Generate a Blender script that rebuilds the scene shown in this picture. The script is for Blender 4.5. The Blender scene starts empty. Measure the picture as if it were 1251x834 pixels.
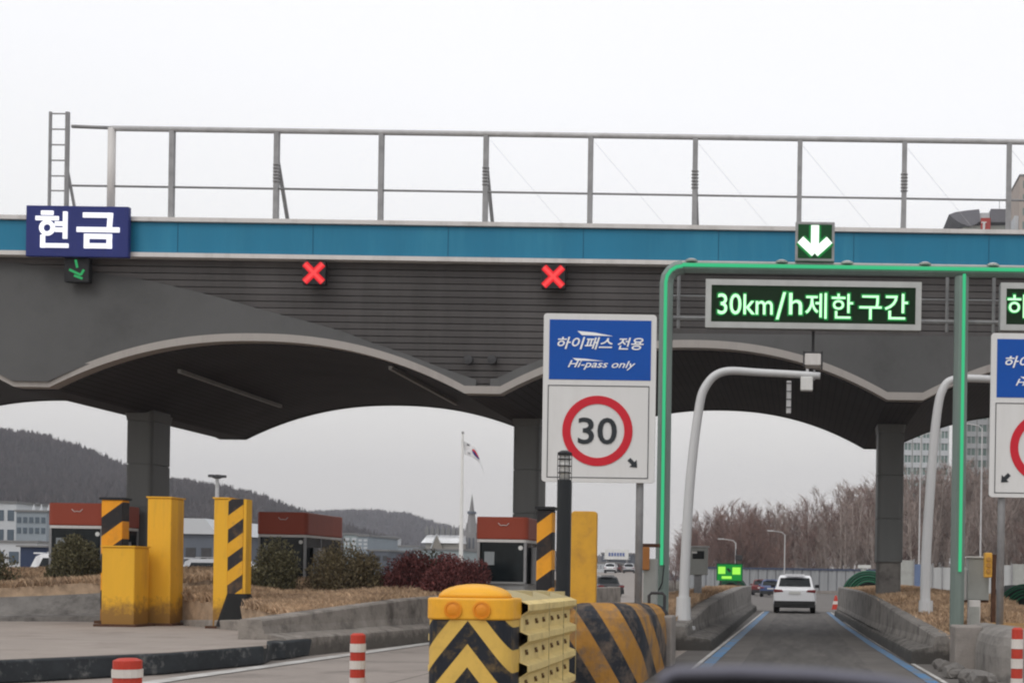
import bpy, bmesh, math, random
from mathutils import Vector, Matrix, noise
random.seed(7)
S = bpy.context.scene
COL = S.collection
PI = math.pi

# ---------------------------------------------------------------- camera, sky, sun
F, VX, VY, EYE, ROLL = 1600.0, 976.0, 709.0, 1.43, 0.015
cam = bpy.data.cameras.new('camera')
cam.sensor_fit = 'HORIZONTAL'; cam.sensor_width = 36.0
cam.lens = F / 1251 * 36
cam.shift_x = -(VX - 625.5) / 1251
cam.shift_y = (VY - 417) / 1251
cam.clip_start = 0.05; cam.clip_end = 8000
cam.dof.use_dof = True; cam.dof.focus_distance = 32; cam.dof.aperture_fstop = 6.5
co = bpy.data.objects.new('camera', cam); COL.objects.link(co)
co.matrix_world = Matrix.Translation((0, 0, EYE)) @ Matrix.Rotation(-ROLL, 4, 'Y') @ Matrix.Rotation(PI / 2, 4, 'X')
S.camera = co

SUN_EL, SUN_AZ = math.radians(48), math.radians(205)     # azimuth measured clockwise from +Y
w = bpy.data.worlds.new('World'); S.world = w; w.use_nodes = True
nt = w.node_tree; nt.nodes.clear()
N = nt.nodes.new; L = nt.links.new
out = N('ShaderNodeOutputWorld'); bg = N('ShaderNodeBackground'); bg.inputs[1].default_value = 1.17
sky = N('ShaderNodeTexSky'); sky.sky_type = 'NISHITA'; sky.sun_disc = False
sky.sun_elevation = SUN_EL; sky.sun_rotation = SUN_AZ; sky.dust_density = 4; sky.air_density = 1.5
tc = N('ShaderNodeTexCoord'); sep = N('ShaderNodeSeparateXYZ'); L(tc.outputs['Generated'], sep.inputs[0])
ramp = N('ShaderNodeValToRGB'); cr = ramp.color_ramp           # overcast cloud deck: duller towards the horizon
cr.elements[0].position = 0.0; cr.elements[0].color = (.67, .64, .61, 1)
cr.elements[1].position = 1.0; cr.elements[1].color = (.98, .98, 1.0, 1)
for p, c in ((.06, (.72, .695, .665)), (.13, (.80, .78, .755)), (.20, (.90, .895, .89)), (.34, (.96, .96, .98))):
    e = cr.elements.new(p); e.color = (*c, 1)
cn = N('ShaderNodeTexNoise'); cn.inputs['Scale'].default_value = 2.2; cn.inputs['Detail'].default_value = 4
L(tc.outputs['Generated'], cn.inputs['Vector'])
mr = N('ShaderNodeMapRange'); mr.inputs['To Min'].default_value = .975; mr.inputs['To Max'].default_value = 1.02
L(cn.outputs[0], mr.inputs['Value'])
L(sep.outputs['Z'], ramp.inputs[0])
mulc = N('ShaderNodeVectorMath'); mulc.operation = 'SCALE'
L(ramp.outputs[0], mulc.inputs[0]); L(mr.outputs[0], mulc.inputs['Scale'])
muls = N('ShaderNodeVectorMath'); muls.operation = 'SCALE'; muls.inputs['Scale'].default_value = .10
L(sky.outputs[0], muls.inputs[0])
mx = N('ShaderNodeMix'); mx.data_type = 'RGBA'; mx.inputs[0].default_value = .06
L(mulc.outputs[0], mx.inputs[6]); L(muls.outputs[0], mx.inputs[7])
L(mx.outputs[2], bg.inputs[0]); L(bg.outputs[0], out.inputs[0])

sl = bpy.data.lights.new('sun', 'SUN'); sl.energy = 0.75; sl.angle = math.radians(28); sl.color = (1, .965, .92)
so = bpy.data.objects.new('sun', sl); COL.objects.link(so)
d = Vector((math.sin(SUN_AZ) * math.cos(SUN_EL), math.cos(SUN_AZ) * math.cos(SUN_EL), math.sin(SUN_EL)))
so.rotation_euler = d.to_track_quat('Z', 'Y').to_euler(); so.location = (0, 0, 60)
S.view_settings.view_transform = 'Standard'; S.view_settings.look = 'None'
S.view_settings.exposure = 0.0; S.view_settings.gamma = 1.0
S.view_settings.use_curve_mapping = False
S.cycles.max_bounces = 6; S.cycles.volume_bounces = 0
S.cycles.use_denoising = True
S.cycles.pixel_filter_type = 'BLACKMAN_HARRIS'; S.cycles.filter_width = 2.1

# ---------------------------------------------------------------- helpers
def at(px, py, D):
    dx, dy = px - VX, py - VY
    return Vector(((dx + ROLL * dy) * D / F, D, EYE - (dy - ROLL * dx) * D / F))
def X_(px, py, D): return at(px, py, D).x
def Z_(px, py, D): return at(px, py, D).z

MATS = {}
def mat(name, col, rough=.75, metal=0., var=.12, scale=3., bump=0., bscale=40., dirt=None, dirt_amt=.0, dscale=1.2,
        island=0., stripes=None, coat=0., streak=False, grime=None, dlo=.5):
    """principled material: fine and coarse noise over the base colour, optional dirt, per-island variation, stripes"""
    if name in MATS: return MATS[name]
    m = bpy.data.materials.new(name); m.use_nodes = True; MATS[name] = m
    t = m.node_tree; n = t.nodes.new; l = t.links.new
    b = t.nodes['Principled BSDF']
    b.inputs['Specular IOR Level'].default_value = .2 if rough > .3 else .5
    b.inputs['Roughness'].default_value = rough; b.inputs['Metallic'].default_value = metal
    if coat: b.inputs['Coat Weight'].default_value = coat
    tcn = n('ShaderNodeTexCoord')
    base = n('ShaderNodeRGB'); base.outputs[0].default_value = (*col, 1)
    cur = base.outputs[0]
    if stripes:
        cur = stripes(t, tcn, cur)
    nz = n('ShaderNodeTexNoise'); nz.inputs['Scale'].default_value = scale; nz.inputs['Detail'].default_value = 7
    nz.inputs['Roughness'].default_value = .62
    src = tcn.outputs['Object']
    if streak:
        mp = n('ShaderNodeMapping'); mp.inputs['Scale'].default_value = (1, 1, .12); l(src, mp.inputs[0]); src = mp.outputs[0]
    l(src, nz.inputs['Vector'])
    r = n('ShaderNodeMapRange'); r.inputs['From Min'].default_value = .28; r.inputs['From Max'].default_value = .72
    r.inputs['To Min'].default_value = 1 - var; r.inputs['To Max'].default_value = 1 + var
    l(nz.outputs[0], r.inputs['Value'])
    sc = n('ShaderNodeVectorMath'); sc.operation = 'SCALE'; l(cur, sc.inputs[0]); l(r.outputs[0], sc.inputs['Scale'])
    cur = sc.outputs[0]
    if island:
        g = n('ShaderNodeNewGeometry'); r2 = n('ShaderNodeMapRange')
        r2.inputs['To Min'].default_value = 1 - island; r2.inputs['To Max'].default_value = 1 + island
        l(g.outputs['Random Per Island'], r2.inputs['Value'])
        s2 = n('ShaderNodeVectorMath'); s2.operation = 'SCALE'; l(cur, s2.inputs[0]); l(r2.outputs[0], s2.inputs['Scale']); cur = s2.outputs[0]
    if dirt:
        dn = n('ShaderNodeTexNoise'); dn.inputs['Scale'].default_value = dscale; dn.inputs['Detail'].default_value = 9
        dn.inputs['Roughness'].default_value = .7; l(src, dn.inputs['Vector'])
        dr = n('ShaderNodeMapRange'); dr.inputs['From Min'].default_value = dlo; dr.inputs['From Max'].default_value = dlo + .18
        dr.inputs['To Max'].default_value = dirt_amt; l(dn.outputs[0], dr.inputs['Value'])
        mxx = n('ShaderNodeMix'); mxx.data_type = 'RGBA'; mxx.inputs[7].default_value = (*dirt, 1)
        l(dr.outputs[0], mxx.inputs[0]); l(cur, mxx.inputs[6]); cur = mxx.outputs[2]
    if grime:   # splashed dirt and rust hugging the foot: colour, height it reaches, strength
        gs = n('ShaderNodeSeparateXYZ'); l(tcn.outputs['Object'], gs.inputs[0])
        g1 = n('ShaderNodeMapRange'); g1.inputs['From Min'].default_value = 0; g1.inputs['From Max'].default_value = grime[1]
        g1.inputs['To Min'].default_value = .75; g1.inputs['To Max'].default_value = 0; l(gs.outputs[2], g1.inputs['Value'])
        gn = n('ShaderNodeTexNoise'); gn.inputs['Scale'].default_value = 6; gn.inputs['Detail'].default_value = 8; gn.inputs['Roughness'].default_value = .7
        l(tcn.outputs['Object'], gn.inputs['Vector'])
        ga = n('ShaderNodeMath'); ga.operation = 'ADD'; l(g1.outputs[0], ga.inputs[0]); l(gn.outputs[0], ga.inputs[1])
        g2 = n('ShaderNodeMapRange'); g2.inputs['From Min'].default_value = .62; g2.inputs['From Max'].default_value = .95
        g2.inputs['To Max'].default_value = grime[2]; l(ga.outputs[0], g2.inputs['Value'])
        gm = n('ShaderNodeMix'); gm.data_type = 'RGBA'; gm.inputs[7].default_value = (*grime[0], 1)
        l(g2.outputs[0], gm.inputs[0]); l(cur, gm.inputs[6]); cur = gm.outputs[2]
    l(cur, b.inputs['Base Color'])
    if bump:
        bn = n('ShaderNodeTexNoise'); bn.inputs['Scale'].default_value = bscale; bn.inputs['Detail'].default_value = 6
        l(tcn.outputs['Object'], bn.inputs['Vector'])
        bp = n('ShaderNodeBump'); bp.inputs['Strength'].default_value = bump; bp.inputs['Distance'].default_value = .02
        l(bn.outputs[0], bp.inputs['Height']); l(bp.outputs[0], b.inputs['Normal'])
    return m
def emit(name, col, s=1.0, base=(.01, .02, .01)):
    if name in MATS: return MATS[name]
    m = bpy.data.materials.new(name); m.use_nodes = True; MATS[name] = m
    b = m.node_tree.nodes['Principled BSDF']; b.inputs['Base Color'].default_value = (*base, 1); b.inputs['Specular IOR Level'].default_value = .1; b.inputs['Roughness'].default_value = .7
    b.inputs['Emission Color'].default_value = (*col, 1); b.inputs['Emission Strength'].default_value = s
    return m
def stripe_fn(ax, ay, az, absx, period, duty, other, offset=0.):
    """bands of a second paint: fract((ax*x+ay*y+az*z)/period+offset) < duty"""
    def fn(t, tcn, cur):
        n = t.nodes.new; l = t.links.new
        s = n('ShaderNodeSeparateXYZ'); l(tcn.outputs['Object'], s.inputs[0])
        def M(op, a, b=None):
            q = n('ShaderNodeMath'); q.operation = op
            for i, v in enumerate((a, b)):
                if v is None: continue
                if isinstance(v, (int, float)): q.inputs[i].default_value = v
                else: l(v, q.inputs[i])
            return q.outputs[0]
        x = s.outputs[0]
        if absx: x = M('ABSOLUTE', x)
        v = M('ADD', M('ADD', M('MULTIPLY', x, ax), M('MULTIPLY', s.outputs[1], ay)), M('MULTIPLY', s.outputs[2], az))
        v = M('FRACT', M('ADD', M('DIVIDE', v, period), offset + 50))
        f = M('LESS_THAN', v, duty)
        mm = n('ShaderNodeMix'); mm.data_type = 'RGBA'; mm.inputs[7].default_value = (*other, 1)
        l(f, mm.inputs[0]); l(cur, mm.inputs[6])
        return mm.outputs[2]
    return fn

class MB:
    def __init__(s): s.b = bmesh.new()
    def box(s, x0, x1, y0, y1, z0, z1):
        v = [s.b.verts.new(p) for p in ((x0,y0,z0),(x1,y0,z0),(x1,y1,z0),(x0,y1,z0),(x0,y0,z1),(x1,y0,z1),(x1,y1,z1),(x0,y1,z1))]
        for f in ((3,2,1,0),(4,5,6,7),(0,1,5,4),(1,2,6,5),(2,3,7,6),(3,0,4,7)): s.b.faces.new([v[i] for i in f])
        return s
    def tube(s, pts, rad, seg=8, cap=True, sq=None):
        pts = [Vector(p) for p in pts]
        if not isinstance(rad, (list, tuple)): rad = [rad] * len(pts)
        rings = []; prev = None
        for i, p in enumerate(pts):
            a = pts[max(i-1, 0)]; c = pts[min(i+1, len(pts)-1)]; t = (c - a).normalized()
            if prev is None:
                u = t.cross(Vector((0, 1, 0)) if abs(t.y) < .9 else Vector((1, 0, 0))).normalized()
            else:
                u = (prev - t * prev.dot(t)).normalized()
            prev = u; v = t.cross(u)
            rings.append([s.b.verts.new(p + (u * math.cos(k * 2*PI/seg + (PI/seg)) + v * math.sin(k * 2*PI/seg + PI/seg)) * rad[i]) for k in range(seg)])
        for a, c in zip(rings, rings[1:]):
            for k in range(seg): s.b.faces.new((a[k], a[(k+1) % seg], c[(k+1) % seg], c[k]))
        if cap and seg > 2:
            s.b.faces.new(rings[0][::-1]); s.b.faces.new(rings[-1])
        return s
    def prism(s, poly, y0, y1):
        """polygon of (x,z) pushed from depth y0 to y1"""
        a = [s.b.verts.new((x, y0, z)) for x, z in poly]; c = [s.b.verts.new((x, y1, z)) for x, z in poly]
        n = len(poly)
        s.b.faces.new(a); s.b.faces.new(c[::-1])
        for i in range(n): s.b.faces.new((a[(i+1) % n], a[i], c[i], c[(i+1) % n]))
        return s
    def vprism(s, poly, z0, z1, taper=None):
        """plan polygon of (x,y) raised from z0 to z1"""
        a = [s.b.verts.new((x, y, z0)) for x, y in poly]
        tp = taper or poly
        c = [s.b.verts.new((x, y, z1)) for x, y in tp]
        n = len(poly)
        s.b.faces.new(a[::-1]); s.b.faces.new(c)
        for i in range(n): s.b.faces.new((a[i], a[(i+1) % n], c[(i+1) % n], c[i]))
        return s
    def loft(s, rings, closed=True, cap=True):
        vs = [[s.b.verts.new(p) for p in r] for r in rings]; n = len(vs[0])
        for a, c in zip(vs, vs[1:]):
            for k in range(n if closed else n - 1): s.b.faces.new((a[k], a[(k+1) % n], c[(k+1) % n], c[k]))
        if cap and closed: s.b.faces.new(vs[0][::-1]); s.b.faces.new(vs[-1])
        return s
    def lathe(s, prof, c, seg=20, axis='z'):
        rings = []
        for r, h in prof:
            ring = []
            for k in range(seg):
                a = k * 2 * PI / seg; u, v = r * math.cos(a), r * math.sin(a)
                ring.append((c[0]+u, c[1]+v, c[2]+h) if axis == 'z' else ((c[0]+u, c[1]+h, c[2]+v) if axis == 'y' else (c[0]+h, c[1]+u, c[2]+v)))
            rings.append(ring)
        return s.loft(rings)
    def ring(s, cx, cz, r0, r1, y0, y1, seg=48):
        rs = []
        for r, y in ((r0, y1), (r0, y0), (r1, y0), (r1, y1)):
            rs.append([(cx + r*math.cos(k*2*PI/seg), y, cz + r*math.sin(k*2*PI/seg)) for k in range(seg)])
        return s.loft(rs, cap=False)
    def build(s, name, m, parent=None, smooth=False, bevel=0., loc=None):
        bmesh.ops.recalc_face_normals(s.b, faces=s.b.faces)
        me = bpy.data.meshes.new(name); s.b.to_mesh(me); s.b.free()
        o = bpy.data.objects.new(name, me); COL.objects.link(o)
        if m: me.materials.append(m)
        if loc: # move origin
            me.transform(Matrix.Translation(-Vector(loc))); o.location = loc
        if parent:
            o.parent = parent
            root = parent
            while root.parent: root = root.parent
            if parent_world(parent).length > 0 and not root.get('_local'):
                me.transform(Matrix.Translation(-parent_world(parent) + (Vector(loc) if loc else Vector())))
                o.location = (0, 0, 0)
        if smooth:
            for p in me.polygons: p.use_smooth = True
        if bevel:
            b = o.modifiers.new('bevel', 'BEVEL'); b.width = bevel; b.segments = 2; b.limit_method = 'ANGLE'
        return o
def parent_world(o):
    v = Vector(o.location)
    while o.parent: o = o.parent; v += Vector(o.location)
    return v
def tag(o, label=None, cat=None, group=None, kind=None):
    if label: o['label'] = label
    if cat: o['category'] = cat
    if group: o['group'] = group
    if kind: o['kind'] = kind
    return o
def thing(name, loc, label, cat, group=None):
    o = bpy.data.objects.new(name, None); COL.objects.link(o); o.location = loc; o.empty_display_size = .3
    return tag(o, label, cat, group)
def struct(o): return tag(o, kind='structure')
def copy_tree(o, parent=None):
    c = o.copy(); COL.objects.link(c); c.parent = parent
    for ch in [k for k in bpy.data.objects if k.parent == o]: copy_tree(ch, c)
    return c
def text_mesh(body, W, H, bold=.0, shear=0., extrude=0., led=False):
    cu = bpy.data.curves.new('lettering', 'FONT'); cu.body = body; cu.offset = bold; cu.shear = shear; cu.extrude = .01
    cu.resolution_u = 4
    o = bpy.data.objects.new('lettering', cu); COL.objects.link(o); bpy.context.view_layer.update()
    me = bpy.data.meshes.new_from_object(o.evaluated_get(bpy.context.evaluated_depsgraph_get()))
    bpy.data.objects.remove(o); bpy.data.curves.remove(cu)
    xs = [v.co.x for v in me.vertices]; ys = [v.co.y for v in me.vertices]
    x0, x1, y0, y1 = min(xs), max(xs), min(ys), max(ys)
    for v in me.vertices:
        v.co = Vector(((v.co.x - (x0+x1)/2) / (x1-x0) * W, -v.co.z * .4, (v.co.y - (y0+y1)/2) / (y1-y0) * H))
    return me
def text(name, body, c, W, H, m, parent, bold=0., shear=0.):
    me = text_mesh(body, W, H, bold, shear); me.materials.clear(); me.materials.append(m); me.name = name
    o = bpy.data.objects.new(name, me); COL.objects.link(o)
    o.parent = parent; o.location = Vector(c) - parent_world(parent)
    return o

# ---------------------------------------------------------------- materials
CONC = (.27, .245, .225)
m_conc = mat('concrete', CONC, .9, var=.18, scale=2.5, bump=.35, bscale=30, dirt=(.10, .09, .082), dirt_amt=.6, dscale=1.6)
m_conc_dk = mat('concrete_worn', (.17, .16, .15), .9, var=.25, scale=3, bump=.5, bscale=22, dirt=(.055, .05, .047), dirt_amt=.75, dscale=2.2)
m_white = mat('white_paint', (.72, .72, .70), .55, var=.05, dirt=(.35, .34, .32), dirt_amt=.3)
m_offw = mat('off_white_strip', (.62, .60, .585), .6, var=.07, streak=True, dirt=(.3, .28, .26), dirt_amt=.4, dscale=2)
m_black = mat('black_paint', (.02, .021, .023), .5, var=.2)
m_dark = mat('dark_metal', (.055, .055, .058), .55, var=.2)
m_steel = mat('galvanised_steel', (.50, .50, .505), .5, .15, var=.12, scale=6, dirt=(.2, .18, .17), dirt_amt=.3)
m_steel_dk = mat('weathered_steel', (.28, .28, .285), .55, .3, var=.18, scale=5)
m_yellow = mat('yellow_paint', (.78, .42, .035), .5, var=.09, scale=2.2, dirt=(.38, .19, .05), dirt_amt=.6, dscale=1.8, streak=True, grime=((.16, .085, .04), .7, .8))
m_yellow2 = mat('yellow_paint_aged', (.62, .33, .04), .55, var=.10, scale=2.5, dirt=(.30, .15, .05), dirt_amt=.6, dscale=2, grime=((.16, .085, .04), .7, .8))
m_cream = mat('cream_steel', (.70, .55, .24), .5, var=.08, scale=5, dirt=(.36, .26, .12), dirt_amt=.45, dscale=4)
m_creamtop = mat('cream_steel_dusty', (.42, .35, .19), .65, var=.12, scale=5, dirt=(.22, .19, .12), dirt_amt=.5, dscale=5)
m_orange = mat('orange_reflector', (.70, .25, .02), .35, var=.05)
m_glass = mat('dark_glass', (.010, .014, .016), .14, var=.5, scale=1.5)
m_glass.node_tree.nodes['Principled BSDF'].inputs['Specular IOR Level'].default_value = .22
m_tyre = mat('rubber', (.018, .018, .018), .85, var=.2)
m_red = mat('red_paint', (.42, .045, .03), .5, var=.1, scale=2, dirt=(.2, .04, .03), dirt_amt=.3)
m_sred = mat('sign_red', (.55, .02, .035), .45, var=.04)
m_sblue = mat('sign_blue', (.004, .075, .37), .4, var=.05, scale=2)
m_swhite = mat('sign_white', (.66, .66, .655), .45, var=.035, scale=2.5, dirt=(.45, .44, .42), dirt_amt=.35, dscale=2.5, streak=True)
m_sblack = mat('sign_black', (.03, .035, .04), .5, var=.1)
m_dred = mat('delineator_red', (.46, .05, .032), .5, var=.1)
m_dwhite = mat('delineator_white', (.62, .58, .54), .5, var=.1)
m_soil = mat('soil', (.30, .215, .145), 1., var=.35, scale=4, bump=.8, bscale=14)
m_green_dk = mat('green_shell', (.012, .075, .045), .5, var=.2)
m_green_lt = mat('green_stripe', (.02, .12, .065), .5, var=.1)
m_rust = mat('rust', (.09, .045, .028), .85, var=.3, scale=8)
e_green = emit('led_green', (.30, 1.0, .42), 1.25)
e_text = emit('led_text', (.50, 1.0, .55), 1.5)
e_halo = emit('led_halo', (.02, .42, .09), .55)  # dim green emission imitating bloom around lit letters and arrow
e_white = emit('led_white', (.86, 1.0, .88), 1.35)
e_red = emit('led_red', (.90, .012, .03), .95)
e_redc = emit('led_red_core', (1.0, .07, .08), 1.0)
e_strip = emit('led_strip_green', (.06, .68, .30), .75)
e_screen = emit('led_screen', (.004, .020, .008), .35)
e_yel = emit('led_yellow_green', (.40, 1.0, .10), 1.0)

# ---------------------------------------------------------------- setting: ground, road, paint
def joints_fn(px_, py_, wd, col2):
    def fn(t, tcn, cur):
        n = t.nodes.new; l = t.links.new
        s = n('ShaderNodeSeparateXYZ'); l(tcn.outputs['Object'], s.inputs[0])
        res = None
        for i, per in ((0, px_), (1, py_)):
            q = n('ShaderNodeMath'); q.operation = 'PINGPONG'; q.inputs[1].default_value = per / 2; l(s.outputs[i], q.inputs[0])
            c = n('ShaderNodeMath'); c.operation = 'LESS_THAN'; c.inputs[1].default_value = wd; l(q.outputs[0], c.inputs[0])
            if res is None: res = c.outputs[0]
            else:
                a = n('ShaderNodeMath'); a.operation = 'MAXIMUM'; l(res, a.inputs[0]); l(c.outputs[0], a.inputs[1]); res = a.outputs[0]
        mm = n('ShaderNodeMix'); mm.data_type = 'RGBA'; mm.inputs[7].default_value = (*col2, 1); l(res, mm.inputs[0]); l(cur, mm.inputs[6])
        return mm.outputs[2]
    return fn
m_ground = mat('concrete_pavement', (.29, .255, .23), .9, var=.10, scale=.6, bump=.3, bscale=40, dirt=(.17, .15, .135), dirt_amt=.8, dscale=.8,
               stripes=joints_fn(5.4, 5.4, .012, (.07, .06, .055)))
m_asph = mat('asphalt', (.135, .125, .117), .93, var=.16, scale=.9, bump=.5, bscale=60, dirt=(.17, .158, .148), dirt_amt=.6, dscale=.9)
m_tread = mat('asphalt_tyre_darkened', (.104, .097, .092), .9, var=.25, scale=1.4, bump=.4, bscale=60, dirt=(.15, .138, .128), dirt_amt=1, dscale=1.0)
for nd in m_tread.node_tree.nodes:
    if nd.type == 'TEX_NOISE' and nd.inputs['Scale'].default_value < 2:
        mp = m_tread.node_tree.nodes.new('ShaderNodeMapping'); mp.inputs['Scale'].default_value = (2.2, .22, 1)
        m_tread.node_tree.links.new(nd.inputs['Vector'].links[0].from_socket, mp.inputs[0]); m_tread.node_tree.links.new(mp.outputs[0], nd.inputs['Vector'])
m_field = mat('far_ground', (.10, .085, .065), 1., var=.3, scale=.03)

o = MB(); o.b.faces.new([o.b.verts.new(p) for p in ((-3000, -60, -.012), (3000, -60, -.012), (3000, 4000, -.012), (-3000, 4000, -.012))])
struct(o.build('ground', m_field))
o = MB(); o.b.faces.new([o.b.verts.new(p) for p in ((-70, -10, -.004), (60, -10, -.004), (60, 148, -.004), (-70, 148, -.004))])
struct(o.build('toll_plaza_pavement', m_ground))
o = MB(); st = [(-10, -2.4, 2.4), (18, -2.2, 2.6), (62, -2.3, 2.3), (75, -3, 3), (148, -12, 9)]
for (y0, a0, b0), (y1, a1, b1) in zip(st, st[1:]):
    o.b.faces.new([o.b.verts.new(p) for p in ((a0, y0, 0), (b0, y0, 0), (b1, y1, 0), (a1, y1, 0))])
struct(o.build('road', m_asph))
o = MB()   # tyre-polished middle of the lane
for (y0, a0, b0), (y1, a1, b1) in zip([(-5, -.95, 1.2), (20, -.95, 1.2), (60, -.9, .95)], [(20, -.95, 1.2), (60, -.9, .95), (66, -.7, .8)]):
    o.b.faces.new([o.b.verts.new(p) for p in ((a0, y0, .004), (b0, y0, .004), (b1, y1, .004), (a1, y1, .004))])
struct(o.build('tyre_marks', m_tread))

def worn(name, col, wear, amt):
    """paint that has worn through in patches"""
    return mat(name, col, .7, var=.12, scale=3, dirt=wear, dirt_amt=amt, dscale=1.7, dlo=.42)
m_blue_l = worn('blue_lane_paint', (.075, .21, .40), (.17, .18, .19), .9)
m_wht_l = worn('white_lane_paint', (.55, .54, .52), (.28, .26, .24), .6)
def ribbon(name, pts, wd, z, m):
    o = MB()
    for (xa, ya), (xb, yb) in zip(pts, pts[1:]):
        o.b.faces.new([o.b.verts.new(p) for p in ((xa, ya, z), (xa + wd, ya, z), (xb + wd, yb, z), (xb, yb, z))])
    return struct(o.build(name, m))
ribbon('blue_lane_line', [(-1.62, 12), (-1.60, 25.4), (-1.56, 40), (-1.52, 60)], .20, .008, m_blue_l)
ribbon('blue_lane_line', [(1.93, 12), (1.84, 19.4), (1.60, 29.5), (1.40, 42), (1.27, 60)], .17, .008, m_blue_l)
ribbon('white_lane_line', [(-1.72, 12), (-1.70, 25.4), (-1.66, 40), (-1.62, 60)], .07, .008, m_wht_l)
ribbon('white_lane_line', [(2.16, 12), (2.07, 19.4), (1.83, 29.5), (1.63, 42), (1.46, 60)], .07, .008, m_wht_l)
pts = [at(120, 841, 1), at(200, 829, 1), at(350, 808.5, 1), at(440, 796, 1), at(519, 785, 1), at(600, 774, 1)]
g = []
for p in pts:
    k = EYE / (EYE - p.z); g.append((p.x * k, k))
ribbon('white_edge_line', g, .30, .008, m_wht_l)

# raised kerb island at the left, dark painted kerb
def G(px, py, z=0.):
    """point at height z seen at that pixel"""
    p = at(px, py, 1); k = (EYE - z) / (EYE - p.z); return (p.x * k, k)
kz = .30
e0, e1, e2 = G(-60, 808, kz), G(200, 797, kz), G(322, 788, kz)
e3 = G(349, 783, kz)
poly = [e0, e1, e2, (e3[0] - .1, e3[1] - .3), e3, (e3[0] - .3, 30), (-30, 30), (-30, e0[1])]
o = MB(); o.vprism(poly, 0, kz - .006)
m_kerb = mat('black_kerb_paint', (.035, .04, .045), .7, var=.3, scale=3, dirt=(.26, .26, .25), dirt_amt=.9, dscale=2.6, dlo=.53)
m_slab = mat('island_slab', (.31, .27, .24), .9, var=.1, scale=1.5, bump=.3, dirt=(.2, .165, .145), dirt_amt=.6, dscale=1.0)
struct(o.build('kerb_island', m_kerb, bevel=.03))
ins = [(x, y + .12) for x, y in poly[:3]] + [(e3[0] - .35, e3[1] + .1), (e3[0] - .5, 30), (-30, 30), (-30, e0[1] + .12)]
o = MB(); o.vprism(ins, kz - .05, kz)
struct(o.build('kerb_island_paving', m_slab))

# ---------------------------------------------------------------- hills
def hill(name, prof, D, depth, m, bump):
    prof = [(at(px, py, D).x, at(px, py, D).z) for px, py in prof]
    o = MB(); n = 420; x0, x1 = prof[0][0], prof[-1][0]
    def zt(x):
        for (a, za), (b_, zb) in zip(prof, prof[1:]):
            if a <= x <= b_:
                t = (x - a) / (b_ - a); return za + (zb - za) * t
        return 0
    rows = []
    R_ = 70
    for j in range(R_ + 1):
        t = j / R_; row = []
        f = math.sin(t * PI / 2) if t <= 1 else 1
        for i in range(n + 1):
            x = x0 + (x1 - x0) * i / n
            y = D - depth + depth * t
            z = zt(x) * f ** 1.1
            xx = x
            z += bump * (1.1*noise.noise(Vector((xx * .07, y * .07, 3))) + .9 * noise.noise(Vector((xx * .27, y * .27, 7))) + .5*noise.noise(Vector((xx*.6,y*.6,1)))) * (1 if z > 3 else .2)
            z += 6 * bump * noise.noise(Vector((xx * .012, y * .011, 1))) * (1 - t) * f
            row.append((xx, y, z if j else -2))
        rows.append(row)
    rows.append([(p[0], D + depth * .8, -2) for p in rows[-1]])
    o.loft(rows, closed=False, cap=False)
    return struct(o.build(name, m))
m_hill = mat('winter_woodland', (.036, .032, .033), 1., var=.35, scale=.05, bump=1, bscale=.5, dirt=(.028, .03, .027), dirt_amt=.7, dscale=.02)
hill('hill', [(-420, 600), (-200, 560), (-60, 543), (0, 539), (25, 536), (60, 540), (100, 552), (150, 573), (205, 592), (255, 598), (300, 606), (335, 616), (370, 630), (430, 650), (480, 664), (530, 700)], 700, 330, m_hill, 1.5)
hill('far_hill', [(330, 660), (380, 638), (425, 633), (470, 631), (500, 634), (530, 643), (560, 652), (600, 664), (680, 680), (760, 690), (830, 704)], 1300, 400, m_hill, 2.0)

def woods(prof, D, depth, n, hh, label, zf=1.1):
    P_ = [(at(px, py, D).x, at(px, py, D).z) for px, py in prof]; o = MB(); rnd = random.Random(5)
    for _ in range(n):
        x = rnd.uniform(P_[0][0], P_[-1][0]); t = math.sqrt(rnd.random())
        for (a, za), (b_, zb) in zip(P_, P_[1:]):
            if a <= x <= b_: z = za + (zb - za) * (x - a) / (b_ - a)
        f = math.sin(t * PI / 2); z = z * f ** zf - 2; y = D - depth + depth * t; h_ = hh * rnd.uniform(.5, 1.25)
        if z < 4: continue
        for k in range(7):
            a_ = rnd.uniform(0, 2 * PI); l = rnd.uniform(.15, .5) * h_; ww = .10 * h_ * rnd.uniform(.5, 1.3); c, s_ = math.cos(a_), math.sin(a_)
            o.b.faces.new([o.b.verts.new(p) for p in ((x, y, z), (x + c*l - s_*ww, y + s_*l + c*ww, z + h_ * rnd.uniform(.5, .8)), (x + c*l*1.1, y + s_*l*1.1, z + h_ * rnd.uniform(.85, 1.1)), (x + c*l + s_*ww, y + s_*l - c*ww, z + h_ * rnd.uniform(.45, .7)))])
    q = o.build('hillside_woods', mat('bare_woods', (.062, .050, .048), 1., var=.3, scale=.02, island=.25)); tag(q, label, 'woods', kind='stuff')
HP = [(-420, 600), (-200, 560), (-60, 543), (0, 539), (25, 536), (60, 540), (100, 552), (150, 573), (205, 592), (255, 598), (300, 606), (335, 616), (370, 630), (430, 650), (480, 664), (530, 700)]
HP2 = [(330, 660), (380, 638), (425, 633), (470, 631), (500, 634), (530, 643), (560, 652), (600, 664), (680, 680), (760, 690), (830, 704)]
woods([(a, b + 3) for a, b in HP[1:]], 700, 330, 13000, 6.5, 'bare brown woods covering the hill behind the left booths')
woods([(a, b + 2) for a, b in HP2], 1300, 400, 6000, 9, 'hazy woods on the low far hill in the middle')

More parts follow.
